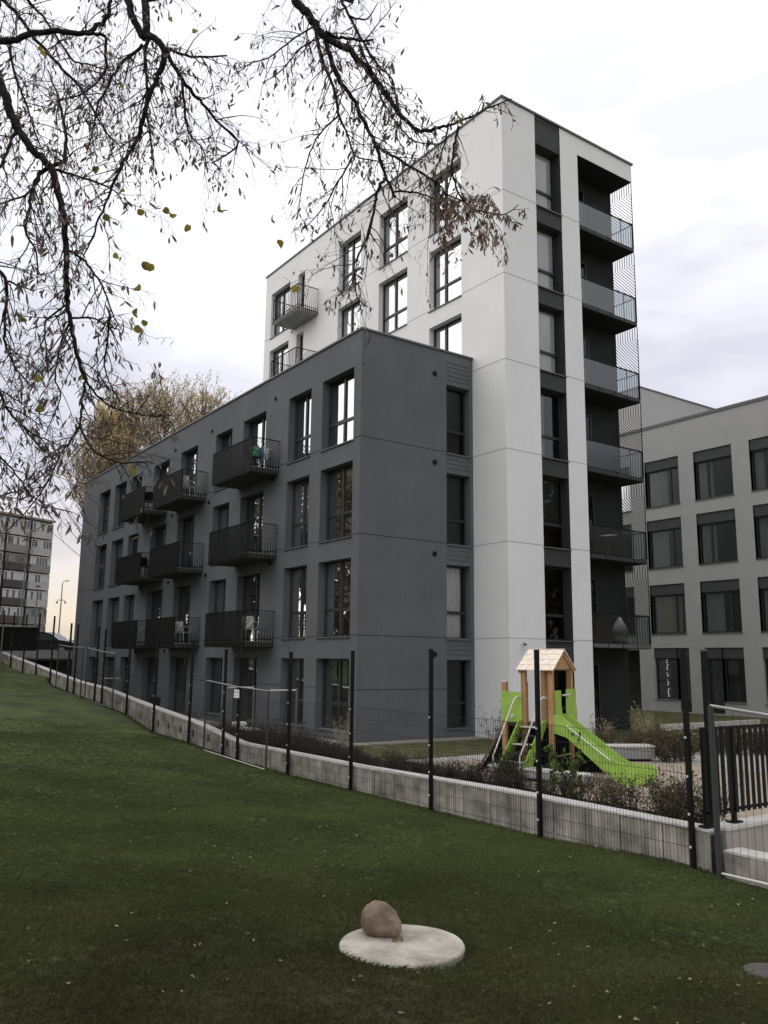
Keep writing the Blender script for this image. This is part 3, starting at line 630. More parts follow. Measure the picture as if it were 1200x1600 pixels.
# roof: ridge runs along local x
for sgn, (y0, y1) in ((0,(-.14,.5)),(1,(1.14,.5))):
    g = MB(); rows = 4
    for r in range(rows):
        a = r/rows; b = (r+1)/rows+.03
        ya, yb = y0+(y1-y0)*a, y0+(y1-y0)*b; za, zb2 = E_-.03+(RG-E_+.03)*a, E_-.03+(RG-E_+.03)*b
        off = .0 if r % 2 else .09; x = -.74; k = 0
        while x < .115:
            x2 = min(.12, x+(.17 if k or not off else .09)); k += 1
            lift = .014
            g.hexa([(x+.003,ya,za+lift),(x2-.003,ya,za+lift),(x2-.003,yb,zb2),(x+.003,yb,zb2),(x+.003,ya,za+lift+.016),(x2-.003,ya,za+lift+.016),(x2-.003,yb,zb2+.014),(x+.003,yb,zb2+.014)]); x = x2
    g.build('roof', m_shing, pt)
for x in (.055,-.68):                            # gable rafters and infill
    g = MB(); g.bar((x,-.1,E_-.04),(x,.5,RG-.035),.05,.085); g.bar((x,1.1,E_-.04),(x,.5,RG-.035),.05,.085); g.build('rafter', m_wood, pt)
    g = MB(); g.hexa([(x-.015,.08,E_+.02),(x+.0,.08,E_+.02),(x,.92,E_+.02),(x-.015,.92,E_+.02),(x-.015,.44,RG-.12),(x,.44,RG-.12),(x,.56,RG-.12),(x-.015,.56,RG-.12)]); g.build('gable_board', m_wood, pt)
g = MB(); g.box(-1.12,.04,.06,.94,1.0,1.06); g.build('platform', mat('brown deck', (.12,.08,.05), .9, .2, 5), pt)
def board(pts, x0, x1, nm='panel', m=None, flip=False, bev=.01):
    g = MB(); n = len(pts)
    if flip: a = [(p[0],x0,p[1]) for p in pts]; b = [(p[0],x1,p[1]) for p in pts]
    else: a = [(x0,p[0],p[1]) for p in pts]; b = [(x1,p[0],p[1]) for p in pts]
    g.poly(a); g.poly(b[::-1])
    for i in range(n): g.poly([a[i], b[i], b[(i+1)%n], a[(i+1)%n]])
    return g.build(nm, m or m_green, pt, bevel=bev)
board([(-1.12,1.1),(-.64,1.1),(-.64,1.72),(-1.12,1.74)], -.085, -.06, flip=True)          # left front panel
g = MB(); g.tube([(-.86,-.12,1.22),(-.86,-.085,1.22)], .035, 12); g.build('knob', m_whitemetal, pt)
board([(.04,.98),(.3,.95),(.37,1.05),(.37,1.32),(.33,1.42),(.33,1.77),(.04,1.77)], .06, .085)   # slide gate, near half
board([(.55,1.1),(1.08,1.1),(1.1,1.3),(1.04,1.5),(1.04,1.79),(.55,1.79)], .09, .115)
g = MB(); g.tube([(.12,.32,1.67),(.12,.72,1.67)], .018, 8); g.build('hand_bar', m_whitemetal, pt)
# slide
sy0, sy1 = -.02, .46
sp = [(.02,1.06),(.18,1.04),(1.36,.24),(1.56,.15),(1.92,.12)]
def slide_side(yc):
    up = [(.0,1.28),(.2,1.28),(.4,1.13),(1.32,.46),(1.56,.37),(1.88,.39),(1.99,.33),(2.02,.2)]
    lo = [(1.95,.04),(1.65,-.03),(1.38,.02),(.33,.84),(.0,.92)]
    return up+lo
for y in (sy0, sy1): board(slide_side(y), y-.02, y+.02, 'slide_side', flip=True, bev=.008)
g = MB()
for a, b in zip(sp, sp[1:]): g.poly([(a[0],sy0+.02,a[1]),(b[0],sy0+.02,b[1]),(b[0],sy1-.02,b[1]),(a[0],sy1-.02,a[1])])
g.build('slide_bed', m_steel, pt)
g = MB(); g.bar((.34,sy0-.028,1.08),(1.26,sy0-.028,.45),.014,.055,(0,1,0)); g.xf(lambda p: p); g.build('bright_bed_edge', mat('bright bed white', (.8,.8,.78), .4), pt)  # added white bar standing in for the steel bed's bright visible edge
g = MB(); g.tube([(.02,.05,.42),(.02,.98,.42)], .018, 8); g.build('low_bar', mat('dull green bar', (.3,.36,.1), .6), pt)
# ladder towards the viewer between the tall posts
la = Vector((-.36,-.05,1.08)); lb = Vector((-.62,-.66,.05))
for dx in (-.29,.25):
    g = MB(); o_ = Vector((dx,0,0)); d = Vector((.0,-.11,-.06)); t2 = Vector((.03,0,0))
    a, b = la+o_, lb+o_
    g.hexa([b-t2*.5+Vector((0,-.2,0)), b+t2*.5+Vector((0,-.2,0)), b+t2*.5+Vector((0,.32,0)), b-t2*.5+Vector((0,.32,0)), a-t2*.5+Vector((0,-.16,.08)), a+t2*.5+Vector((0,-.16,.08)), a+t2*.5+Vector((0,.12,.08)), a-t2*.5+Vector((0,.12,.08))])
    g.build('ladder_side', m_green, pt, bevel=.008)
    h = MB(); q = o_+Vector((-.03 if dx < 0 else .03,-.1,0))
    h.tube([la+q+Vector((.02,.1,.52)), la+q+Vector((-.02,-.02,.56)), la+q+Vector((-.05,-.1,.5)), la+q+Vector((-.08,-.17,.36)), lb+q+Vector((.02,.0,.52)), lb+q+Vector((0,-.06,.42)), lb+q+Vector((0,-.06,.0))], .017, 8); h.build('handrail', m_whitemetal, pt, smooth=True)
for i in range(6):
    t_ = (i+.6)/6; c = lb.lerp(la, t_); g = MB(); g.box(c.x-.27,c.x+.23,c.y-.1,c.y+.06,c.z-.012,c.z+.012); g.build('rung', m_whitemetal if i % 2 else mat('rung board', (.06,.055,.05), .8) if i == 0 else m_panel, pt)
# black rubber climbing slope behind, with wooden edges
g = MB(); g.poly([(-1.12,.98,1.05),(.0,.98,1.05),(.62,1.25,.02),(-1.75,1.25,.02)]); g.poly([(-1.08,.04,1.0),(-1.08,.98,1.0),(-1.72,1.0,.02),(-1.72,.0,.02)]); g.poly([(-1.06,.94,.0),(-.02,.94,.0),(-.02,.94,1.0),(-1.06,.94,1.0)]); g.build('climbing_mat', m_banner, pt)
m_edge = mat('weathered edge', (.16,.12,.085), .8)
for a_, b_ in (((-1.12,.0,1.02),(-1.76,-.03,.0)),((.02,.96,1.02),(.66,1.22,.0)),((-1.76,0,.02),(-1.2,.02,.02))): g = MB(); g.bar(a_, b_,.045,.045); g.build('mat_edge', m_edge, pt)

# bench and slabs in the garden
def bench(nm, label, a, b, w_, h, cat='bench', z=.15, m=None):
    a = Vector((*a,z)); b = Vector((*b,z)); t = thing(nm, label, cat, a, math.atan2(b.y-a.y, b.x-a.x)); l = (b-a).length
    g = MB(); g.box(0,l,0,w_,.06,h); g.build('block', m or m_slabw, t, bevel=.02); g = MB(); g.box(.08,l-.08,.05,w_-.05,-.1,.06); g.build('base', m_black, t); g = MB(); g.box(-.02,l+.02,-.02,w_+.02,h+.002,h+.05); g.build('seat', m_coping, t, bevel=.01); return t
bench('concrete_bench', 'long pale concrete bench block behind the slide', (1.9,-6.0), (4.0,-7.2), .5, .33)
bench('low_slab', 'low pale concrete slab at the foot of the play tower', (-1.35,-7.1), (-.9,-9.3), .3, .2, m=m_slabw)

# ---------------------------------------------------------------- manhole disc and boulder
DC = Vector((-10.2,-16.15)); dz = lawn_z(DC.x, DC.y)
def zhit(px, py, z):
    v = fw*F + RT*(px-600) - UP*(py-800); t = (z-CAM.z)/v.z; return CAM+v*t
dz = .70
for _ in range(3):
    c = zhit(628,1474,dz)
    dz = lawn_z(c.x,c.y)+.05
c = zhit(628,1474,dz); R_ = (zhit(726,1475,dz)-zhit(529,1475,dz)).length/2
mc = thing('manhole_cover', 'round pale concrete manhole cover lying on the lawn under the boulder', 'manhole cover', (c.x,c.y,dz))
g = MB(); n = 64
ring = [(R_*math.cos(2*PI*i/n)*(1+.006*math.sin(7*i)), R_*math.sin(2*PI*i/n)) for i in range(n)]
g.poly([(x*.985,y*.985,0) for x,y in ring])
for i in range(n):
    a, b = ring[i], ring[(i+1)%n]; g.poly([(a[0]*.985,a[1]*.985,0),(a[0],a[1],-.012),(b[0],b[1],-.012),(b[0]*.985,b[1]*.985,0)]); k_ = .94; g.poly([(a[0],a[1],-.012),(a[0]*k_,a[1]*k_,-.14),(b[0]*k_,b[1]*k_,-.14),(b[0],b[1],-.012)])
m_disc = mat('worn pale concrete', (.25,.225,.18), .9, .15, 3.2, c2=(.50,.47,.41), bump=.5, bscale=60, detail=12)
g.build('slab', m_disc, mc)
g = MB(); q = zhit(621,1470,dz)-Vector((c.x,c.y,dz)); g.tube([(q.x+.035*math.cos(a/10*2*PI)*1.2,q.y+.03*math.sin(a/10*2*PI),.012+.006*math.sin(a*2)) for a in range(11)], .005, 6); g.build('lifting_ring', mat('rusty steel', (.12,.08,.03), .7), mc)
bc = zhit(594,1459,dz); bs = (zhit(623,1459,dz)-zhit(568,1459,dz)).length
bl = bpy.data.meshes.new('boulder'); bm = bmesh.new(); bmesh.ops.create_icosphere(bm, subdivisions=5, radius=1)
fwd = Vector((bc.x-CAM.x, bc.y-CAM.y, 0)).normalized(); rgt = Vector((fwd.y,-fwd.x,0))
for v in bm.verts:
    p = v.co.copy(); x, y, z = p
    # boxy egg: broad base, narrower rounded top leaning left
    k = (abs(x)**2.7+abs(y)**2.7+abs(z)**2.7)**(1/2.7); p = p/k
    t_ = (p.z+1)/2; wd = 1-.40*t_**1.6; p = Vector(((p.x*wd-.30*t_+.17+.05*p.x*(1-t_)), p.y*wd, p.z*(1-.14*max(0,p.x)*t_)))
    p += Vector((1,1,1))*0 + v.normal*(.09*noise.noise(v.co*1.6)+.03*noise.noise(v.co*4)+.008*noise.noise(v.co*14))
    v.co = rgt*p.x*bs/2*1.22 + fwd*p.y*bs/2*1.05 + Vector((0,0,(p.z+.9)*bs/2*.93))
bm.to_mesh(bl); bm.free(); bl.materials.append(m_stone); bl.polygons.foreach_set('use_smooth',[True]*len(bl.polygons))
bo = bpy.data.objects.new('boulder', bl); col.objects.link(bo); bo.location = (bc.x,bc.y,dz); tag(bo, 'rounded reddish brown boulder resting on the concrete cover', 'boulder')
MCX, MCY = c.x, c.y
# second cover at the right edge
z2 = .5
for _ in range(4): c2 = zhit(1202,1517,z2); z2 = lawn_z(c2.x,c2.y)+.02
c2.z = z2
g = MB(); g.tube([(0,0,-.1),(0,0,.0)], .17, 40); o = g.build('drain_cover', mat('grey lid', (.085,.08,.072), .9, .2, 8, bump=.3)); o.location = c2; tag(o, 'dull grey round lid half hidden in the lawn at the right edge', 'drain cover')

# ---------------------------------------------------------------- overhanging linden tree
m_yleaf = leafy('yellow brown leaves', (.20,.16,.04), (.42,.34,.07), .4, 8); m_bract = leafy('grey brown seed bracts', (.13,.105,.09), (.27,.22,.19), .4, 6); m_redleaf = leafy('dry russet leaves', (.22,.13,.105), (.36,.25,.20), .4, 6)
rt = random.Random(11)
tree = thing('linden_tree', 'nearly bare linden tree with drooping dark branches hanging into the top left', 'tree', (-16.6,-17.0,lawn_z(-16.6,-17.0)))
TB = Vector(tree.location); limb = MB(); twig = MB(); bract = MB(); red = MB(); yel = MB()
def spline(P, seg=4):
    out = []
    for i in range(len(P)-1):
        p0, p1, p2, p3 = P[max(i-1,0)], P[i], P[i+1], P[min(i+2,len(P)-1)]
        for k in range(seg):
            t = k/seg; out.append(.5*((2*p1)+(p2-p0)*t+(2*p0-5*p1+4*p2-p3)*t*t+(3*p1-p0-3*p2+p3)*t**3))
    out.append(P[-1]); return out
TRUNK = [TB+Vector(v) for v in ((0,0,-.3),(.05,.05,1.2),(.0,.12,3),(.15,.05,5),(.2,.1,6.6),(.1,.2,8.5),(.2,.2,10.5))]
limb.tube(spline(TRUNK,4), [.27-.2*i/24 for i in range(25)], 14)
LIMBS = [  # points px,py ; depth start,end ; radius px start,end ; joins trunk?
 ([(-60,55),(0,63),(25,62),(50,52),(90,50),(133,52),(150,40),(165,30),(172,0),(175,-40)],7.2,7.6,5.5,2.5,1),
 ([(133,52),(150,54),(163,57),(165,80),(165,108),(150,130),(120,150),(90,155)],7.3,7.4,3,1,0),
 ([(-50,60),(0,130),(12,165),(25,195),(50,232),(80,262),(90,300),(100,340),(103,395),(105,460),(105,473),(110,500),(118,540),(130,585)],6.3,6.3,7.5,2.6,1),
 ([(130,585),(150,618),(185,640),(240,650),(270,648)],6.3,6.2,2.2,.7,0),
 ([(80,262),(98,252),(103,215),(100,190),(90,150),(75,110)],6.35,6.6,3.5,1,0),
 ([(80,262),(62,270),(50,300),(45,330),(40,362),(55,390),(60,430)],6.35,6.1,3.8,1,0),
 ([(62,280),(40,305),(0,318),(-30,325)],6.3,6.1,2.2,1,0),
 ([(25,205),(15,230),(0,262)],6.3,6.2,3,2,0),
 ([(80,262),(110,272),(150,285),(180,300),(200,330)],6.3,6.5,2.4,.8,0),
 ([(190,-60),(200,0),(207,25),(216,45),(225,60)],7.4,7.3,6,5,1),
 ([(232,-50),(228,0),(228,40),(232,55),(250,68),(257,90),(250,112),(240,130),(230,160),(217,210),(200,240),(192,255),(175,290),(160,330),(145,370),(130,400)],7.3,7.0,6.5,1,1),
 ([(232,56),(260,75),(300,88),(355,87)],7.3,7.5,3,1.2,0),
 ([(255,75),(285,125),(305,150),(320,165),(345,195),(372,222),(352,243),(330,255)],7.2,7.6,3.2,1,0),
 ([(285,125),(288,160),(290,190),(300,215),(317,233),(325,270)],7.2,7.2,2.4,.8,0),
 ([(222,70),(195,95),(182,108),(168,135),(152,165),(146,200),(135,240)],7.3,7.0,3,1,0),
 ([(230,62),(226,90),(230,130),(228,170),(235,215),(240,260)],7.25,7.0,3,.9,0),
 ([(-30,-20),(0,-5),(30,25),(55,60),(90,100),(125,137),(150,180),(165,205),(190,232)],8.0,7.8,3.5,1,1),
 ([(30,-20),(50,8),(75,35),(110,90),(135,100),(170,110)],8.2,8.0,2.4,1,1),
 ([(15,70),(22,110),(40,160),(60,220),(70,240)],7.2,7.0,2.2,.8,0),
 ([(105,390),(127,403),(145,425),(160,447),(173,483),(180,500),(190,515)],6.3,6.5,2.4,.9,0),
 ([(173,490),(167,537),(163,570),(173,603),(190,633)],6.4,6.5,1.8,.8,0),
 ([(112,497),(147,497),(167,510),(188,515)],6.3,6.4,2,.8,0),
 ([(135,590),(130,615),(127,643),(127,670),(150,707),(187,723),(210,722),(238,722)],6.3,6.2,2.3,.9,0),
 ([(127,663),(110,690),(95,710),(70,760),(40,800),(10,830)],6.3,6.1,1.8,.7,0),
 ([(-30,390),(0,423),(10,447),(7,510),(10,543),(25,575),(43,597),(60,610)],6.0,6.2,3.5,.8,0),
 ([(12,440),(30,447),(55,455)],6.0,6.1,1.8,.8,0),
 ([(-40,560),(0,617),(20,650),(50,677),(75,688),(100,700)],5.8,6.0,3,.8,0),
 ([(103,477),(85,490),(70,507),(72,550),(75,590)],6.3,6.1,2,.8,0),
 ([(110,500),(95,540),(88,570),(87,597),(95,617),(83,650),(70,683)],6.3,6.0,2,.7,0),
 ([(-40,800),(0,775),(35,765),(70,740),(95,715)],5.8,6.0,2,.6,0),
 ([(-40,690),(0,715),(25,740),(45,770),(75,790),(110,800)],5.8,6.0,2,.6,0),
 ([(430,-60),(462,0),(478,18),(492,38),(508,58),(530,70),(546,79),(575,110),(596,138),(608,152),(617,167),(637,192),(658,204),(676,202),(692,198),(717,190),(745,178),(767,167),(800,155)],7.6,7.0,7,1,1),
 ([(500,48),(508,58),(517,96),(529,121),(550,154),(567,187),(577,207),(587,225),(596,258),(612,300),(617,308)],7.5,7.1,4.2,2,0),
 ([(585,222),(600,236),(617,246),(650,265),(679,283),(690,292),(697,303),(721,313),(737,325)],7.2,6.9,2.4,.9,0),
 ([(600,279),(590,300),(587,317),(579,354),(567,383),(554,412),(556,440),(558,465),(575,480)],7.2,6.9,2.6,.8,0),
 ([(494,42),(498,70),(504,96),(521,137),(529,179),(536,195),(542,208),(554,242),(570,248),(590,252)],7.4,7.2,3,.9,0),
 ([(550,246),(529,283),(508,320),(487,346),(470,360)],7.2,7.3,1.7,.6,0),
 ([(525,-30),(533,0),(546,25),(563,58),(583,92),(597,108),(608,117),(615,130),(617,146),(625,175),(640,195)],7.8,7.4,2.5,.9,1),
 ([(508,50),(525,58),(546,60),(565,64),(583,62)],7.4,7.6,2.6,1.5,0),
 ([(546,25),(560,30),(575,28),(590,5)],7.7,7.8,1.8,.7,0),
 ([(717,198),(710,222),(708,242),(706,262),(712,292),(721,308),(737,325),(767,333),(790,335),(810,320)],7.0,6.8,2.4,.7,0),
 ([(700,200),(693,230),(683,260),(675,279)],7.0,6.9,1.7,.8,0),
 ([(612,300),(650,302),(680,312),(700,330),(706,345)],7.1,6.9,1.6,.7,0),
 ([(560,70),(580,110),(600,160),(640,215),(680,225),(700,220)],7.4,7.1,1.6,.7,0),
 ([(529,180),(500,210),(480,250),(470,300),(465,340)],7.3,7.3,1.5,.6,0),
 ([(495,40),(460,60),(420,90),(390,100),(365,120)],7.5,7.8,1.5,.6,0),
 ([(500,60),(470,75),(440,110),(410,130)],7.4,7.6,1.3,.6,0),
]
pos_all = []
def leafquad(mb, p, d, l, wd, curl, n=3):
    d = d.normalized(); s = d.cross(Vector((rt.uniform(-1,1),rt.uniform(-1,1),rt.uniform(-.3,.3)))).normalized(); nn = s.cross(d); st = len(mb.v)
    for i in range(n+1):
        t = i/n; q = p+d*l*t+nn*curl*math.sin(t*2.4)*l; ww = wd*math.sin(PI*(.12+.80*t))*.5
        mb.v += [tuple(q-s*ww), tuple(q+s*ww)]
    for i in range(n): mb.f.append((st+2*i,st+2*i+1,st+2*i+3,st+2*i+2))
def roundleaf(mb, p, r):
    a = Vector((rt.uniform(-1,1),rt.uniform(-1,1),rt.uniform(-1,1))).normalized(); b = a.cross(Vector((rt.uniform(-1,1),rt.uniform(-1,1),.3))).normalized(); nn = a.cross(b)
    st = len(mb.v); mb.v.append(tuple(p)); n = 9
    for i in range(n):
        t = 2*PI*i/n; k = r*(1-.25*abs(math.sin(t/2+rt.uniform(-.1,.1))))*rt.uniform(.85,1.1); mb.v.append(tuple(p+(a*math.cos(t)+b*math.sin(t))*k+nn*k*.35*math.cos(2*t+1)))
    for i in range(n): mb.f.append((st,st+1+i,st+1+(i+1)%n))
def rnd(): return Vector((rt.gauss(0,1),rt.gauss(0,1),rt.gauss(0,1)))
NL = [0]
def inframe(p):
    v = p-CAM; z = v.dot(fw); return 600+F*v.dot(RT)/z, 800-F*v.dot(UP)/z
def redz(px, py): return (680 < px < 815 and 300 < py < 440)
def grow(p, d, l, r, lev):
    px, py = inframe(p)
    n = max(3, int(l/.07)); pts = [p]; q = p.copy(); dd = d.normalized()
    for i in range(n):
        dd = (dd + rnd()*.12 + Vector((0,0,-.05-.03*lev))).normalized(); q = q+dd*l/n; pts.append(q.copy())
    rs = [max(.0013, r*(1-.8*i/n)) for i in range(n+1)]
    twig.tube(pts, rs, 4 if r > .004 else 3, cap=False)
    if lev < 3:
        step = [.0,.105,.085][lev]; k = max(2, int(l/step))
        for i in range(k):
            t = (i+rt.uniform(.2,1))/k; j = min(n-1, int(t*n)); a = (pts[j+1]-pts[j]).normalized()
            side = a.cross(rnd()).normalized(); ang = rt.uniform(.5,1.1)
            grow(pts[j].lerp(pts[j+1], rt.random()), a*math.cos(ang)+side*math.sin(ang), l*rt.uniform(.28,.5), rs[j]*.6, lev+1)
    inred = redz(*inframe(q))
    for j in range(1, len(pts)):
        pr = .21 if lev >= 2 else .10
        if inred: pr *= 6.0
        if rt.random() < pr and r < .006:
            mb = red if (inred and rt.random() < .7) or rt.random() < .06 else bract
            leafquad(mb, pts[j]+Vector((0,0,-.01)), Vector((rt.gauss(0,.5),rt.gauss(0,.5),-1)), rt.uniform(.03,.085), rt.uniform(.010,.024), rt.uniform(-.35,.35))
            if rt.random() < .4:
                e = pts[j]+Vector((rt.gauss(0,.02),rt.gauss(0,.02),-.05)); twig.tube([pts[j],e],.0012,3,cap=False)
for P, d0, d1, ra, rb, root in LIMBS:
    n = len(P); W = [at(x,y,d0+(d1-d0)*i/(n-1)) for i,(x,y) in enumerate(P)]
    rr = [(ra+(rb-ra)*i/(n-1))*(d0+(d1-d0)*i/(n-1))/F for i in range(n)]
    if root:
        a = W[0]; hgt = max(3.0, min(9.5, a.z-TB.z-.8)); tp = TB+Vector((.15,.08,hgt)); mid = tp.lerp(a,.5)+Vector((0,0,.5))
        W = [tp, tp.lerp(mid,.6), mid]+W; rr = [rr[0]*2.2, rr[0]*1.6, rr[0]*1.3]+rr
    S = spline(W, 4); RS = []
    for i in range(len(rr)-1): RS += [rr[i]+(rr[i+1]-rr[i])*k/4 for k in range(4)]
    RS.append(rr[-1])
    S2 = [p + rnd()*min(.006, RS[i]*.4) if 0 < i < len(S)-1 else p for i, p in enumerate(S)]
    limb.tube(S2, RS, 8 if ra > 3 else 6)
    start = 12 if root else 1; acc = 0
    for i in range(start, len(S)-1):
        seg = (S[i+1]-S[i]).length; acc += seg
        px, py = inframe(S[i])
        if not (-120 < px < 1000 and -120 < py < 900): continue
        dens = .058 if px < 400 else .066
        while acc > dens:
            acc -= dens
            if py < 60 and rt.random() < .3: continue
            a = (S[i+1]-S[i]).normalized(); side = a.cross(rnd()).normalized(); ang = rt.uniform(.6,1.25)
            l = rt.uniform(.18,.62)*(1 if RS[i] > .006 else .7); 
            if px > 640 and py < 260: l *= .45
            if px > 640 and py > 330: l *= .75
            grow(S[i], a*math.cos(ang)+side*math.sin(ang), l, min(.006, RS[i]*.5+.0012), 1)
for (x, y) in [(68,85),(65,78),(193,135),(60,172),(210,207),(230,335),(222,332),(245,325),(260,330),(268,335),(343,327),(350,330),(292,358),(147,265),(168,340),(205,500),(228,505),(220,515),(212,488),(60,590),(132,588),(212,450),(228,415),(235,418),(720,190),(716,180),(787,368),(437,383),(424,342),(198,722),(206,730),(208,738),(305,48),(268,32),(62,592),(182,400),(35,500),(190,300),(445,470),(462,452),(60,640)]:
    roundleaf(yel, at(x+rt.uniform(-2,2),y,rt.uniform(6.3,6.9)), rt.uniform(.030,.050))
limb.xf(rl(tree)).build('trunk', m_bark, tree, smooth=True); twig.xf(rl(tree)).build('twigs', m_twig, tree)
bract.xf(rl(tree)).build('seed_bracts', m_bract, tree); red.xf(rl(tree)).build('dry_leaves', m_redleaf, tree); yel.xf(rl(tree)).build('leaves', m_yleaf, tree)
print('twig faces', len(twig.f), 'bracts', len(bract.f)//3, 'red', len(red.f)//3)

# ---------------------------------------------------------------- poplars behind the block and unseen trees for the pane reflections
def poplar_mesh(seed, h, wd, nleaf, lsize, nb=170, t0=.12):
    rr = random.Random(seed); tr = MB(); lf = MB()
    tr.tube([(0,0,0),(.05*h/10,0,h*.3),(0,.1,h*.6),(.05,0,h*.97)], [h*.018,h*.013,h*.008,h*.002], 7)
    for i in range(nb):
        t = rr.uniform(t0,.97); z = h*t; a = rr.uniform(0,2*PI); prof = math.sin(PI*min(1,.18+t*.80))**.7; l = wd*prof*rr.uniform(.5,1.05)+.2
        p = Vector((0,0,z-l*.9)) if z > l else Vector((0,0,z*.5)); d = Vector((math.cos(a)*.85,math.sin(a)*.85,.75)); pts = [p]
        for k in range(5): d = (d+Vector((rr.gauss(0,.12),rr.gauss(0,.12),.10))).normalized(); pts.append(pts[-1]+d*l*.3)
        tr.tube(pts, [h*.0019*(1-.16*k) for k in range(6)], 3, cap=False)
        for k in range(4):
            q = pts[rr.randint(2,5)]; e = q+Vector((rr.gauss(0,.35),rr.gauss(0,.35),rr.uniform(.3,1))); tr.tube([q,e],h*.0006,3,cap=False)
            for _ in range(nleaf):
                c = q.lerp(e, rr.uniform(.1,1.15))+Vector((rr.gauss(0,.09),rr.gauss(0,.09),rr.gauss(0,.09)))
                u = Vector((rr.gauss(0,1),rr.gauss(0,1),rr.gauss(0,1))).normalized(); v = u.cross(Vector((rr.gauss(0,1),.3,rr.gauss(0,1)))).normalized(); s = lsize*rr.uniform(.5,1.2)
                lf.poly([c-u*s, c+v*s*.7, c+u*s, c-v*s*.7])
    return tr, lf
def poplar(loc, h, wd, seed, label, group, nleaf=5, lsize=.1, ml=None, nb=170, t0=.12):
    t = thing('poplar_tree', label, 'tree', loc, seed, group); tr, lf = poplar_mesh(seed, h, wd, nleaf, lsize, nb, t0); tr.build('trunk', m_popw, t, smooth=True); lf.build('crown', ml or m_pop, t); return t
gp = 'poplars behind the dark block'
for px_, py_, dd_, wd_, sd_, nl_, lb__ in ((318,612,62,6.0,3,5,'pale yellow poplar rising above the roof, rightmost behind the dark block'),(262,604,66,6.2,4,4,'tallest thinly leaved poplar behind the middle of the dark block roof'),(208,620,64,6.2,6,4,'sparse brownish poplar left of the tallest behind the dark block roof'),(172,650,60,3.8,8,5,'smallest poplar beside the far left corner of the dark block')):
    q_ = at(px_,py_,dd_); poplar((q_.x,q_.y,1), (q_.z-1)*1.03, wd_, sd_, lb__, gp, nleaf=nl_+2, lsize=.085, nb=330, t0=.52 if px_ > 180 else .66)
# trees out of view left and right, added for dark reflections in the panes
src = poplar((-17,27,1.5), 15, 8, 21, 'unseen bushy brown tree that only shows in window reflections', 'unseen trees reflected in the panes', nleaf=7, lsize=.22, ml=leafy('far brown leaves', (.20,.17,.12), (.30,.26,.17)), nb=260)
for i, (x, y, s_) in enumerate(((-22,22,1),(-13,38,1.05),(-21,33,1.1),(-27,16,1),(-9,50,1.1),(-16,47,1.2),(-33,8,1),(-38,-4,1),(29,-17,1),(36,-13,1.05),(24,-24,1),(21,-18,.85),(42,-20,1.1),(14,-28,1))):
    copy_tree(src, None, (x,y,0 if x > 0 else 1.5), i*1.3, group='unseen trees reflected in the panes').scale = (s_,s_,s_)
# small bare tree at the edge of the dark block
t = thing('bare_tree', 'thin bare tree showing beside the far corner of the dark block', 'tree', (4,37,2.0)); g = MB(); rr = random.Random(4)
b0 = at(150,1030,62); t.location = b0
def bt_(p, d, l, r, k):
    e = p+d*l; g.tube([p,p.lerp(e,.5)+Vector((rr.gauss(0,.03),0,0))*l,e],[r,r*.8,r*.6],4,cap=False)
    if k: [bt_(p.lerp(e,rr.uniform(.5,1)), (d+Vector((rr.gauss(0,.5),rr.gauss(0,.5),rr.uniform(-.1,.4)))).normalized(), l*rr.uniform(.5,.75), r*.6, k-1) for _ in range(4)]
bt_(Vector((0,0,0)), Vector((0,0,1)), 4.5, .09, 5); g.build('trunk', m_popw, t)

# ---------------------------------------------------------------- distant prefabricated block, lamps, car
A0 = Vector((13.6,128.9,0)); A1 = Vector((23.1,133.4,0)); U_ = (A1-A0).normalized(); ang = math.atan2(U_.y, U_.x)
fb = thing('prefab_apartment_block', 'distant eight storey prefab block with brown and white glazed balconies at the left edge', 'building', (A1.x,A1.y,0), ang)
# local x runs right along the facade (0 = right corner), local y away from the viewer
m_fbw = mat('old white panel', (.36,.36,.35), .8, .12, 1); m_fbg = mat('old grey panel', (.20,.20,.19), .8, .1, 1); m_fbb = mat('brown panel', (.075,.063,.058), .8, .1, 1); m_fbt = mat('tan end wall', (.26,.21,.17), .9, .1, 1); m_fbd = mat('far window dark', (.07,.075,.08), .3, spec=.5); m_fbf = mat('far white frame', (.42,.42,.41), .6)
HB = 25.9; g = MB(); g.box(-40,0,0,11,0,HB); g.build('wall', m_fbg, fb); g = MB(); g.box(.002,.2,0,11,0,HB-.2); g.build('end_wall', m_fbt, fb); g = MB(); g.box(-40.1,.25,-.6,11.1,HB,HB+.35); g.build('roof_edge', m_fbt, fb)
rw = random.Random(9); colr = {0:[m_fbw,m_fbw,m_fbg,m_fbw,m_fbw,m_fbg,m_fbw,m_fbg],1:[m_fbg,m_fbg,m_fbb,m_fbb,m_fbb,m_fbb,m_fbw,m_fbb]}
for c in range(8):
    x1 = -.55-c*4.75; x0 = x1-4.2
    for f in range(8):
        zt = HB-.45-f*2.95; pm = colr[c % 2][f]
        if c % 2 and f == 0: pm = m_fbw
        g = MB(); g.box(x0,x1,-1.1,-.02,zt-2.75,zt-1.5); bo = g.build('balcony', pm, fb)
        g = MB(); g.box(x0+.05,x1-.05,-1.0,-.02,zt-1.5,zt-.1); g.build('balcony_glazing', m_fbd, bo)
        g = MB(); n = 7
        for i in range(n+1): x = x0+.05+(x1-x0-.1)*i/n; g.box(x-.07,x+.07,-1.06,-1.001,zt-1.5,zt-.1)
        g.box(x0,x1,-1.08,-1.0,zt-.2,zt-.05)
        for i in range(n):
            if rw.random() < .45: x = x0+.05+(x1-x0-.1)*i/n; g.box(x+.08,x+.5,-1.03,-1.001,zt-1.45,zt-.25)
        g.build('balcony_frame', m_fbf if rw.random() < .75 else m_fbg, bo)
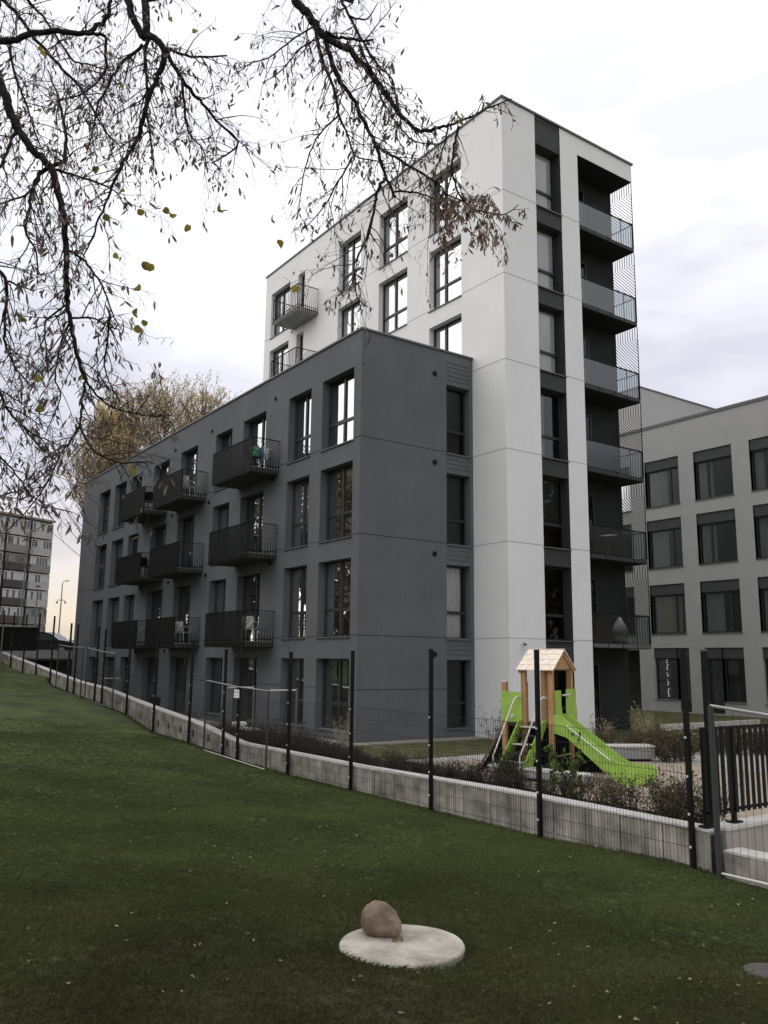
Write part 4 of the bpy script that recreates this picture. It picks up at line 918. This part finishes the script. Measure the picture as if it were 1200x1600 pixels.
def lamp(px, py, pb, d, arms, label, h=None):
    top = at(px,py,d); t = thing('street_lamp', label, 'street lamp', (top.x,top.y,2.4)); H_ = top.z-2.4
    g = MB(); g.tube([(0,0,0),(0,0,H_-.3)],[.09,.05],8); g.build('pole', m_cap, t)
    g = MB()
    if arms == 2:
        g.tube([(0,0,H_-.35),(.08,0,H_-.05),(.4,-.2,H_+.05)],.04,6); zz_ = H_*.74; g.tube([(-.4,.2,zz_-.1),(-.3,.15,zz_+.1),(.3,-.15,zz_+.1),(.4,-.2,zz_-.1)],.04,6); g.build('arm', m_cap, t)
        g = MB(); g.box(.3,.65,-.3,-.15,H_,H_+.09); g.box(-.48,-.32,.12,.28,zz_-.28,zz_-.1); g.box(.32,.48,-.28,-.12,zz_-.28,zz_-.1)
    else:
        g.tube([(0,0,H_-.35),(.0,0,H_)],.04,6); g.build('arm', m_cap, t); g = MB(); g.tube([(0,0,H_),(0,0,H_+.15)],[.3,.15],10)
    g.build('lamp_head', m_panel, t); return t
lamp(98,908,985,95,2,'tall street lamp with twin side lamps against the glowing sky','')
lamp(59,917,985,80,1,'shorter street lamp in front of the prefab block','')
lamp(44,830,985,80,2,'thin tall mast lamp rising in front of the brown balconies','')
# parking deck edge behind the dark block
pd = thing('parking_deck', 'concrete edge of a raised parking deck behind the fence at left', 'parking deck', (-3.9,31.5,0))
g = MB(); g.box(-3,9,0,.3,2.42,2.9); g.build('parapet', m_slabw, pd); g = MB(); g.box(-3,9,.32,1.6,2.3,2.58); g.build('deck', m_slabw, pd); g = MB(); g.box(1.45,1.75,.0,.3,-.3,2.41); g.build('column', m_slabw, pd); g = MB(); g.box(-3,9,1.4,1.6,-.3,2.29); g.build('back_wall', mat('deep grey wall', (.06,.06,.058), .9), pd)
g = MB(); g.box(-3,.5,.31,.5,-.3,2.2) ; g.build('side_wall', m_slabw, pd)
pc = at(72,1010,56)
car = thing('parked_car', 'black parked car seen between the fence posts beside the banner', 'car', (pc.x,pc.y,2.62), -.62)
prof = [(-2.2,.35),(-2.25,.75),(-2.05,.98),(-1.75,1.42),(-1.5,1.5),(.2,1.5),(.55,1.42),(1.15,1.0),(2.0,.88),(2.25,.7),(2.25,.35)]
g = MB(); a = [(x,-.88,z) for x,z in prof]; b = [(x,.88,z) for x,z in prof]; g.poly(a[::-1]); g.poly(b)
for i in range(len(prof)): g.poly([a[i],a[(i+1)%len(prof)],b[(i+1)%len(prof)],b[i]])
g.build('body', mat('black car paint', (.012,.014,.016), .25, spec=.6), car, bevel=.05)
for s in (-1,1):
    g = MB(); g.poly([(-1.75,s*.89,1.0),(.95,s*.89,1.0),(.45,s*.89,1.38),(-1.55,s*.89,1.4)]); g.build('side_window', mat('car glass', (.05,.06,.065), .1, spec=.8), car)
    for x in (-1.4,1.4):
        g = MB(); g.tube([(x,s*.72,.33),(x,s*.92,.33)],.33,20); w_ = g.build('wheel', m_blackp, car); g = MB(); g.tube([(x,s*.9,.33),(x,s*.93,.33)],.2,14); g.build('rim', m_galv, w_)
g = MB(); g.poly([(-2.06,-.75,1.02),(-2.06,.75,1.02),(-1.78,.7,1.38),(-1.78,-.7,1.38)]); g.build('rear_window', m_fbd, car); g = MB(); g.box(-1.4,.2,-.82,-.78,1.5,1.54); g.box(-1.4,.2,.78,.82,1.5,1.54); g.build('roof_rail', m_galv, car)
q = at(98,1016,58); pf = thing('picket_fence', 'weathered brown picket fence on the raised ground behind the car', 'fence', (q.x,q.y,2.62), -.6)
g = MB(); [g.box(i*.42,i*.42+.13,0,.05,0,1.25) for i in range(10)]; g.build('picket', mat('brown pickets', (.16,.10,.06), .9), pf); g = MB(); g.box(-.1,4.1,.051,.1,.9,1.0); g.box(-.1,4.1,.051,.1,.3,.4); g.build('rail', m_popw, pf)
q = at(60,988,170); lb_ = thing('low_hall', 'low long white roofed hall on the horizon', 'building', (q.x,q.y,2.4), -.5)
g = MB(); g.box(-6,30,0,10,-.5,2.2); g.build('wall', m_fbt, lb_); g = MB(); g.box(-6.3,30.3,-.3,10.3,2.2,3.6); g.build('roof', m_fbw, lb_)

# ---------------------------------------------------------------- shrubs, reeds, saplings
def shrub_mesh(seed, h, wd, nst, nleaf, ls, up=.7):
    rr = random.Random(seed); tw = MB(); lf = MB()
    for i in range(nst):
        a = rr.uniform(0,2*PI); r = wd*.25*rr.random(); p = Vector((r*math.cos(a),r*math.sin(a),-.03)); d = Vector((math.cos(a)*rr.uniform(0,1-up*.6),math.sin(a)*rr.uniform(0,1-up*.6),1)).normalized(); l = h*rr.uniform(.55,1.05); pts = [p]
        for k in range(5): d = (d+Vector((rr.gauss(0,.13),rr.gauss(0,.13),.03))).normalized(); pts.append(pts[-1]+d*l/5)
        tw.tube(pts, [.005*(1-.15*k) for k in range(6)], 3, cap=False)
        for k in range(5):
            q = pts[rr.randint(1,5)]; e = q+Vector((rr.gauss(0,.08),rr.gauss(0,.08),rr.uniform(.03,.14))); tw.tube([q,e],.0022,3,cap=False)
            for _ in range(nleaf):
                c = q.lerp(e, rr.uniform(0,1.2))+Vector((rr.gauss(0,.02),)*3); u = Vector((rr.gauss(0,1),rr.gauss(0,1),rr.gauss(0,1))).normalized(); v = u.cross(Vector((rr.gauss(0,1),.3,rr.gauss(0,1)))).normalized(); s = ls*rr.uniform(.5,1.2)
                lf.poly([c-u*s, c+v*s*.6, c+u*s, c-v*s*.6])
    return tw, lf
def shrub(name, label, loc, seed, h, wd, nst, nleaf, ls, ml, mt, group, up=.7, cat='shrub'):
    t = thing(name, label, cat, loc, 0, group); tw, lf = shrub_mesh(seed, h, wd, nst, nleaf, ls, up); tw.build('stems', mt, t); 
    if lf.v: lf.build('foliage', ml, t)
    return t
gA = 'dark twiggy shrubs in the bed behind the wall'; lA = 'dark purple brown twiggy shrub in the planting row behind the concrete wall'
S0 = [shrub('barberry_shrub', lA, (-3.8,-10.4+i*.8,.45), 30+i, .42, .5, 30, 2, .016, m_shrubl, m_shrub, gA) for i in range(3)]
rs_ = random.Random(3); n = 0
y = -10.9
while y < 3.0:
    for x in (-4.05,-3.6,-3.15):
        if rs_.random() < (.3 if y < -5 else .05): continue
        yy = y+rs_.uniform(-.1,.1); xx = x+rs_.uniform(-.1,.1)
        c_ = copy_tree(S0[n % 3], None, (xx,yy,gz(xx,yy)), rs_.uniform(0,6.3)); s_ = rs_.uniform(.75,1.15)*(1.1 if y > -4 else .82); c_.scale = (s_,s_,s_*(rs_.uniform(.8,1.1))); n += 1
    y += .33
# bigger shrubs at the right end of the bed
gB = 'brown green bushes near the wall corner'; lB = 'brown green bush in the bed near the wall corner'
S1 = [shrub('garden_bush', lB, (-3.7+i*.3,-13.6+i*.5,.4), 50+i, .62, .7, 40, 3, .022, m_shrubg, m_shrub, gB) for i in range(2)]
for i, (x, y_, s_) in enumerate(((-3.4,-12.9,.9),(-3.9,-12.5,.85),(-3.2,-12.2,.9),(-3.7,-11.7,.8),(-2.9,-13.3,1.0),(-3.0,-11.5,.8),(-2.6,-12.6,.9),(-3.9,-11.1,.6),(-4.1,-13.6,.7),(-3.5,-10.9,.6))):
    c_ = copy_tree(S1[i % 2], None, (x,y_,gz(x,y_)), i*1.1); c_.scale = (s_,s_,s_)
for x, y_, s_, lb_2 in ((-3.1,-11.0,1.0,'tall olive green leafy plant in front of the slide'),(-2.95,-10.6,1.15,'olive leafy plant just left of the taller one before the slide')):
    shrub('leafy_plant', lb_2, (x,y_,gz(x,y_)), int(x*-30), .95*s_, .3, 7, 7, .05, m_shrubb, m_shrub, 'leafy plants before the slide', cat='plant')
shrub('evergreen_bush', 'dense dark green bush at the foot of the play tower ladder', (-1.35,-7.75,.15), 71, .55, .6, 60, 5, .022, mat('evergreen', (.035,.06,.02), .8, .3, 8), m_shrub, None, up=.4)
gC = 'brown hedge shrubs behind the bench'; lC = 'brown olive shrub in the hedge mass behind the concrete bench'
S2 = [shrub('hedge_shrub', lC, (4.2+i*.6,-7.4,.15), 80+i, .85, 1.0, 60, 4, .03, m_shrubg, m_shrub, gC, up=.5) for i in range(2)]
n = 0
for i in range(11):
    for j in range(3):
        x = 3.0+i*.62+j*.35+rs_.uniform(-.15,.15); y_ = -4.9-i*.3+j*.7+rs_.uniform(-.15,.15)-.15
        c_ = copy_tree(S2[n % 2], None, (x,y_,.15), rs_.uniform(0,6)); s_ = rs_.uniform(.6,1.0)*(.8 if i < 4 else 1); c_.scale = (s_,s_,s_*.9); n += 1
shrub('bare_shrub', 'spindly bare reddish shrub against the white tower base beside the play tower', (3.2,-2.5,.15), 90, 1.25, 1.0, 34, 2, .03, m_shrubl, m_shrub, None, up=.5)
shrub('pale_grass_clump', 'pale feathery grass clump at the front corner of the dark block', (-.9,-.7,.15), 91, .9, .5, 36, 0, .02, m_reed, m_reed, 'ornamental grasses', cat='grass clump')
shrub('reed_grass', 'leaning straw coloured reed clump by the tower entrance, right one', (7.0,-4.6,.15), 92, 1.15, .8, 46, 1, .03, m_reed, m_reed, 'ornamental grasses', cat='grass clump')
shrub('reed_grass', 'straw coloured reed clump by the tower entrance, left one', (5.9,-4.0,.15), 93, .9, .7, 36, 1, .03, m_reed, m_reed, 'ornamental grasses', cat='grass clump')
for i, (x, y_, h, lb_2) in enumerate(((-1.4,.9,.6,'low twiggy shrub below the wide corner window'),(-1.2,4.6,.75,'grey twiggy shrub left of the patio door'),(-1.3,8.6,.8,'loose bare shrub beneath the nearest balcony'),(-1.5,2.4,.7,'dark upright shrub between the two ground floor windows near the corner'))):
    shrub('facade_shrub', lb_2, (x,y_,.15), 95+i, h, .8, 30, 2, .02, m_shrubl, m_shrub, 'shrubs along the dark facade', up=.5)
def sapling(loc, h, seed, label, guy=False):
    t = thing('young_tree', label, 'tree', loc, 0, 'young trees along the dark facade'); rr = random.Random(seed); g = MB(); p = Vector((0,0,-.1)); d = Vector((0,0,1)); pts = [p]
    for k in range(14): d = (d+Vector((rr.gauss(0,.03),rr.gauss(0,.03),.1))).normalized(); pts.append(pts[-1]+d*h/14)
    g.tube(pts, [.014*(1-.06*k) for k in range(15)], 5, cap=False); g.build('trunk', m_twig, t); g = MB()
    for _ in range(26):
        q = pts[rr.randint(5,14)]; a = rr.uniform(0,6.3); e = q+Vector((math.cos(a)*.35,math.sin(a)*.35,rr.uniform(.15,.5)))*rr.uniform(.4,1); g.tube([q,q.lerp(e,.5)+Vector((0,0,-.03)),e],.0035,3,cap=False)
    g.build('twigs', m_twig, t); g = MB()
    for s in (-.45,.45): g.tube([(s,.0,-.1),(s,0,1.55)],.028,8)
    g.build('stake', mat('grey stake', (.16,.14,.12), .9), t); g = MB(); g.bar((-.45,0,1.5),(.45,0,1.5),.02,.04); g.build('tie', m_whitemetal, t)
sapling((-2.0,3.4,.15), 2.9, 1, 'slim young tree with stakes before the narrow window near the corner')
sapling((-1.9,.9,.15), 3.0, 2, 'slim young tree with pale ties before the wide corner window')
sapling((-2.2,15.5,.15), 2.4, 3, 'small staked young tree with pale tie before the far end of the dark facade')

# ---------------------------------------------------------------- furniture
def chair(nm, label, loc, rz, m, group, s=1):
    t = thing(nm, label, 'chair', loc, rz, group); g = MB(); g.box(-.22,.22,-.22,.22,.42,.45); g.build('seat', m, t, bevel=.01)
    g = MB(); g.hexa([(-.21,.2,.46),(.21,.2,.46),(.21,.23,.46),(-.21,.23,.46),(-.2,.28,.85),(.2,.28,.85),(.2,.31,.85),(-.2,.31,.85)]); g.build('backrest', m, t, bevel=.01)
    for x in (-.2,.2):
        for y in (-.2,.2): g = MB(); g.bar((x,y,.42),(x*1.15,y*1.15,0),.03); g.build('leg', m, t)
        g = MB(); g.tube([(x*1.15,.25,.65),(x*1.2,-.15,.66),(x*1.1,-.2,.44)],.015,6); g.build('armrest', m, t)
    return t
def table(label, loc, m, r=.4, h=.72):
    t = thing('round_table', label, 'table', loc, 0, 'round outdoor tables'); g = MB(); g.tube([(0,0,h-.03),(0,0,h)],r,28); g.build('tabletop', m, t); g = MB(); g.tube([(0,0,.0),(0,0,h-.03)],.025,8); g.build('leg', m, t); g = MB(); g.tube([(0,0,0),(0,0,.02)],.24,20); g.build('base', m, t)
table('black round patio table by the dark ground floor door', (-1.5,13.6,.15), m_blackp, .5)
chair('patio_chair', 'black patio chair left of the round patio table', (-1.6,14.6,.15), .2, m_blackp, 'black patio chairs')
chair('patio_chair', 'black patio chair right of the round patio table', (-1.4,12.4,.15), 3.0, m_blackp, 'black patio chairs')
fl = ['first', 'second', 'third']
chair('balcony_chair', 'white chair on the top middle balcony of the dark block', (-.55,12.15,9.11), 2.2, m_cloth, 'white balcony chairs')
chair('balcony_chair', 'white chair on the lowest middle balcony of the dark block', (-.5,12.1,3.11), 2.2, m_cloth, 'white balcony chairs')
table('small white table on the lowest middle balcony of the dark block', (-.6,12.9,3.11), m_cloth, .3)
chair('balcony_chair', 'white chair on the lowest balcony nearest the block corner', (-.5,6.0,3.11), 2.4, m_cloth, 'white balcony chairs')
chair('balcony_chair', 'black chair on the top far balcony of the dark block', (-.6,16.4,9.11), 2.4, m_blackp, 'black balcony chairs')
chair('balcony_chair', 'black chair on the middle storey far balcony', (-.6,16.4,6.11), 2.2, m_blackp, 'black balcony chairs')
chair('balcony_chair', 'grey folding chair on the top balcony nearest the block corner', (-.75,5.75,9.11), 1.6, m_panel, None)
dr = thing('drying_rack', 'folding drying rack with green and blue cloths on the top balcony nearest the corner', 'drying rack', (-.45,6.0,9.11), .3)
g = MB(); g.tube([(-.25,-.3,0),(.2,.0,.85)],.01,6); g.tube([(.25,-.3,0),(-.2,0,.85)],.01,6); g.tube([(-.25,.3,0),(.2,.3,.85)],.01,6); [g.tube([(x*.1,-.45,.85),(x*.1,.45,.85)],.006,5) for x in range(-3,4)]; g.build('frame', m_cloth, dr)
for i, (c_, x) in enumerate((((.10,.32,.16),-.28),((.10,.16,.30),-.05),((.45,.5,.5),.2))):
    g = MB(); g.box(x,x+.012,-.35,.25,.45,.86); g.build('cloth', mat('hung cloth', c_, .9), dr)
bag = bpy.data.meshes.new('wrapped_bag'); bm = bmesh.new(); bmesh.ops.create_icosphere(bm, subdivisions=4, radius=1)
for v in bm.verts:
    z = v.co.z; t_ = (z+1)/2; r = .26*(1-.75*max(0,t_-.55)/.45)*(1-.25*math.exp(-((t_-.28)/.08)**2)); f_ = 1+.14*noise.noise(v.co*3); ph = math.atan2(v.co.y,v.co.x); rr_ = math.sqrt(max(0,1-z*z))**.4; v.co = Vector((math.cos(ph)*r*rr_*f_, math.sin(ph)*r*rr_*f_, t_*.92))
bm.to_mesh(bag); bm.free(); bag.materials.append(m_cloth); bag.polygons.foreach_set('use_smooth',[True]*len(bag.polygons))
bo = bpy.data.objects.new('wrapped_bundle', bag); col.objects.link(bo); bo.location = (10.2,-1.2,3.18); tag(bo, 'white cloth wrapped bundle standing on the lowest glass balcony of the tower', 'bundle')
tb = thing('folded_stand', 'pale folded clothes stand behind the glass of the second tower balcony', 'clothes stand', (9.9,-1.1,6.18)); g = MB(); g.hexa([(-.3,-.15,.72),(.3,-.15,.82),(.3,.2,.86),(-.3,.2,.76),(-.3,-.15,.74),(.3,-.15,.84),(.3,.2,.88),(-.3,.2,.78)]); g.build('top', m_cloth, tb); g = MB(); g.bar((-.2,0,0),(.2,0,.8),.02); g.bar((.2,0,0),(-.2,0,.75),.02); g.build('leg', m_galv, tb)
yb = thing('garden_lounger', 'low white garden lounger behind the dark shrubs near the block corner', 'lounger', (-1.9,3.0,.18), 1.5)
g = MB(); g.box(-.6,.6,-.25,.25,.22,.27); g.build('seat', m_cloth, yb, bevel=.01); g = MB(); g.box(.6,.85,-.22,.22,.24,.42); g.build('pillow', m_cloth, yb, bevel=.05)
for x in (-.5,.5):
    for y in (-.2,.2): g = MB(); g.box(x-.02,x+.02,y-.02,y+.02,-.05,.22); g.build('leg', m_cloth, yb)
ms = MB(); ms.box(-.2,.2,-.2,.2,0,.9); st = thing('entrance_pillar', 'pale low concrete pillar in the passage right of the tower', 'pillar', (17.6,5.1,.1)); ms = MB(); ms.box(-.16,.16,-.16,.16,0,1.5); ms.build('shaft', m_slabw, st); ms = MB(); ms.box(-.2,.2,-.2,.2,1.501,1.9); ms.build('cap', m_panel, st)
# low terrace edges on the courtyard grass
te = thing('terrace_edge', 'low pale stone terrace edging on the courtyard grass', 'edging', (12,-1.5,.17)); g = MB(); g.box(0,6,0,.15,0,.22); g.build('upper_step', m_coping, te); g = MB(); g.box(-1.6,5,-2.4,-2.25,-.02,.16); g.build('lower_step', m_coping, te)

# ---------------------------------------------------------------- lawn blades and fallen leaves
def blade_clump(seed):
    rr = random.Random(seed); g = MB()
    for i in range(16):
        a = rr.uniform(0,2*PI); r = .035*math.sqrt(rr.random()); p = Vector((r*math.cos(a),r*math.sin(a),-.004)); h = rr.uniform(.012,.034); w2 = rr.uniform(.0010,.0018); b = rr.uniform(0,2*PI); s = Vector((math.cos(b),math.sin(b),0)); l = Vector((rr.gauss(0,.014),rr.gauss(0,.014),0))
        h *= .8; g.poly([p-s*w2,p+s*w2,p+l*.5+Vector((0,0,h*.6))+s*w2*.7,p+l*1.4+Vector((0,0,h)),p+l*.5+Vector((0,0,h*.6))-s*w2*.7])
    return g
m_blade = mat('grass blades', (.074,.090,.036), .85, .3, 60, c2=(.140,.170,.066), spec=.05)
# browner blades in the same patch near the camera (each clump takes its colour from where it grows), paler and duller clumps here and there
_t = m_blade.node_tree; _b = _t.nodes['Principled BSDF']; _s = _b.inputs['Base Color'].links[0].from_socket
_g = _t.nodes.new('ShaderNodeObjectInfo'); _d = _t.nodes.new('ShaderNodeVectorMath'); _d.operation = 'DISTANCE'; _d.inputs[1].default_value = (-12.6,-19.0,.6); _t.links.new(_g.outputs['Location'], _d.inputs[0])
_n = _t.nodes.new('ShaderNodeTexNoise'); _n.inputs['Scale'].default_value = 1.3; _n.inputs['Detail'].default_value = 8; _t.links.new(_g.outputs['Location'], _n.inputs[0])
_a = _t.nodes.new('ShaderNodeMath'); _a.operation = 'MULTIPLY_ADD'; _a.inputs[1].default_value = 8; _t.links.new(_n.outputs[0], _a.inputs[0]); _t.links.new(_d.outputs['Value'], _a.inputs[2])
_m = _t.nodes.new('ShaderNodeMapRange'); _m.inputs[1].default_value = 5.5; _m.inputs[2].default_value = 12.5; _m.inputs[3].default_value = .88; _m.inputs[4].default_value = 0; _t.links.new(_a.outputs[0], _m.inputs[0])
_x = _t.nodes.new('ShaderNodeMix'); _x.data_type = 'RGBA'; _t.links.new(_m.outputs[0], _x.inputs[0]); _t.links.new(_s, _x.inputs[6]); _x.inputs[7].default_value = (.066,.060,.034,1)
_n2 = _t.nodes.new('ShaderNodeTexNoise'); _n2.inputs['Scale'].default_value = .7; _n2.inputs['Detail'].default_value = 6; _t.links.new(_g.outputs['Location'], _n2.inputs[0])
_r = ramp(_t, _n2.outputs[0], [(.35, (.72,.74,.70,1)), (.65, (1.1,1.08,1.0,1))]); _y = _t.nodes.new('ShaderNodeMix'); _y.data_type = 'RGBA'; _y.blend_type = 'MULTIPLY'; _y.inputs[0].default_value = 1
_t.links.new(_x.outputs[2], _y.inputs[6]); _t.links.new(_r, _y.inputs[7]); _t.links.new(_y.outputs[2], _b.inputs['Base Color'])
# world-space colour drift for the instances
def scatter(name, pts, clump, m, smin, smax, label, cat):
    me = bpy.data.meshes.new(name); me.from_pydata(pts, [], []); o = bpy.data.objects.new(name, me); col.objects.link(o); tag(o, label, cat, kind='stuff')
    cme = clump.build(name+'_piece', m); cme.data.materials.clear(); cme.data.materials.append(m); mesh = cme.data; bpy.data.objects.remove(cme)
    src = bpy.data.objects.new(name+'_piece', mesh)
    ng = bpy.data.node_groups.new(name, 'GeometryNodeTree'); ng.interface.new_socket('Geometry', in_out='INPUT', socket_type='NodeSocketGeometry'); ng.interface.new_socket('Geometry', in_out='OUTPUT', socket_type='NodeSocketGeometry')
    n = ng.nodes; gi = n.new('NodeGroupInput'); go = n.new('NodeGroupOutput'); ip = n.new('GeometryNodeInstanceOnPoints'); oi = n.new('GeometryNodeObjectInfo'); oi.inputs[0].default_value = src
    rv = n.new('FunctionNodeRandomValue'); rv.data_type = 'FLOAT_VECTOR'; rv.inputs[0].default_value = (-.12,-.12,0); rv.inputs[1].default_value = (.12,.12,6.28)
    rsn = n.new('FunctionNodeRandomValue'); rsn.data_type = 'FLOAT'; rsn.inputs[2].default_value = smin; rsn.inputs[3].default_value = smax
    l = ng.links; l.new(gi.outputs[0], ip.inputs['Points']); l.new(oi.outputs['Geometry'], ip.inputs['Instance']); l.new(rv.outputs[0], ip.inputs['Rotation']); l.new(rsn.outputs[1], ip.inputs['Scale']); l.new(ip.outputs[0], go.inputs[0])
    md = o.modifiers.new('scatter', 'NODES'); md.node_group = ng; return o
rg = random.Random(8); pts = []
def visible(x, y, z):
    v = Vector((x,y,z))-CAM; d = v.dot(fw)
    if d < 1.0: return None
    px, py = 600+F*v.dot(RT)/d, 800-F*v.dot(UP)/d
    return d if -60 < px < 1260 and 900 < py < 1680 else None
tries = 0
while len(pts) < 100000 and tries < 2500000:
    tries += 1
    # sample in polar form around the viewer so that density falls with distance
    r = 2.6+ (24*rg.random()**1.9); a = YAW+rg.uniform(-.62,.75); x = CAM.x+r*math.cos(a); y = CAM.y+r*math.sin(a)
    if x > XF-.012: continue
    if (x-MCX)**2+(y-MCY)**2 < (R_+.045)**2 or (x-c2.x)**2+(y-c2.y)**2 < .03: continue
    wn = noise.noise(Vector((x*.9,y*.9,0)))+.5*noise.noise(Vector((x*3,y*3,5)))
    if rg.random() < min(.9, max(0,(-.1-wn)*.6) + max(0,(8.0-r)*.14)): continue
    z = lawn_z(x,y)
    if visible(x,y,z) is None: continue
    pts.append((x,y,z))
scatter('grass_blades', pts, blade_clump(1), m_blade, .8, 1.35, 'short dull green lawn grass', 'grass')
print('grass', len(pts), tries)
ed = []
for i in range(2600):
    y = rg.uniform(-14.5,16); x = XF-.01-abs(rg.gauss(0,.05)); ed.append((x,y,lawn_z(x,y)))
for i in range(150): a = rg.uniform(0,2*PI); x, y = MCX+(R_+.06+abs(rg.gauss(0,.02)))*math.cos(a), MCY+(R_+.07)*math.sin(a); ed.append((x,y,lawn_z(x,y)))
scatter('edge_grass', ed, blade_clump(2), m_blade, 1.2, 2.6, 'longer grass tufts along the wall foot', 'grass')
fl_ = MB()
for i in range(300):
    for _ in range(60):
        r = 2.8+16*rg.random()**1.3; a = YAW+rg.uniform(-.6,.6); x = CAM.x+r*math.cos(a); y = CAM.y+r*math.sin(a)
        if x < XF-.1 and (x-MCX)**2+(y-MCY)**2 > (R_+.05)**2 and visible(x,y,lawn_z(x,y)): break
    s = rg.uniform(.008,.022); p = Vector((x,y,lawn_z(x,y)+.022)); b = rg.uniform(0,6.3); u = Vector((math.cos(b),math.sin(b),rg.uniform(-.3,.3))); v = Vector((-math.sin(b),math.cos(b),rg.uniform(-.4,.4)))
    fl_.poly([p-u*s,p-u*s*.3-v*s*.5,p+u*s*.6-v*s*.4+Vector((0,0,s*.3)),p+u*s*1.1,p+u*s*.4+v*s*.5,p-u*s*.5+v*s*.4+Vector((0,0,s*.3))])
tag(fl_.build('fallen_leaves', mat('fallen leaves', (.12,.095,.06), .8, .5, 3, c2=(.30,.28,.20))), 'small pale fallen leaves scattered over the lawn', 'fallen leaves', kind='stuff')
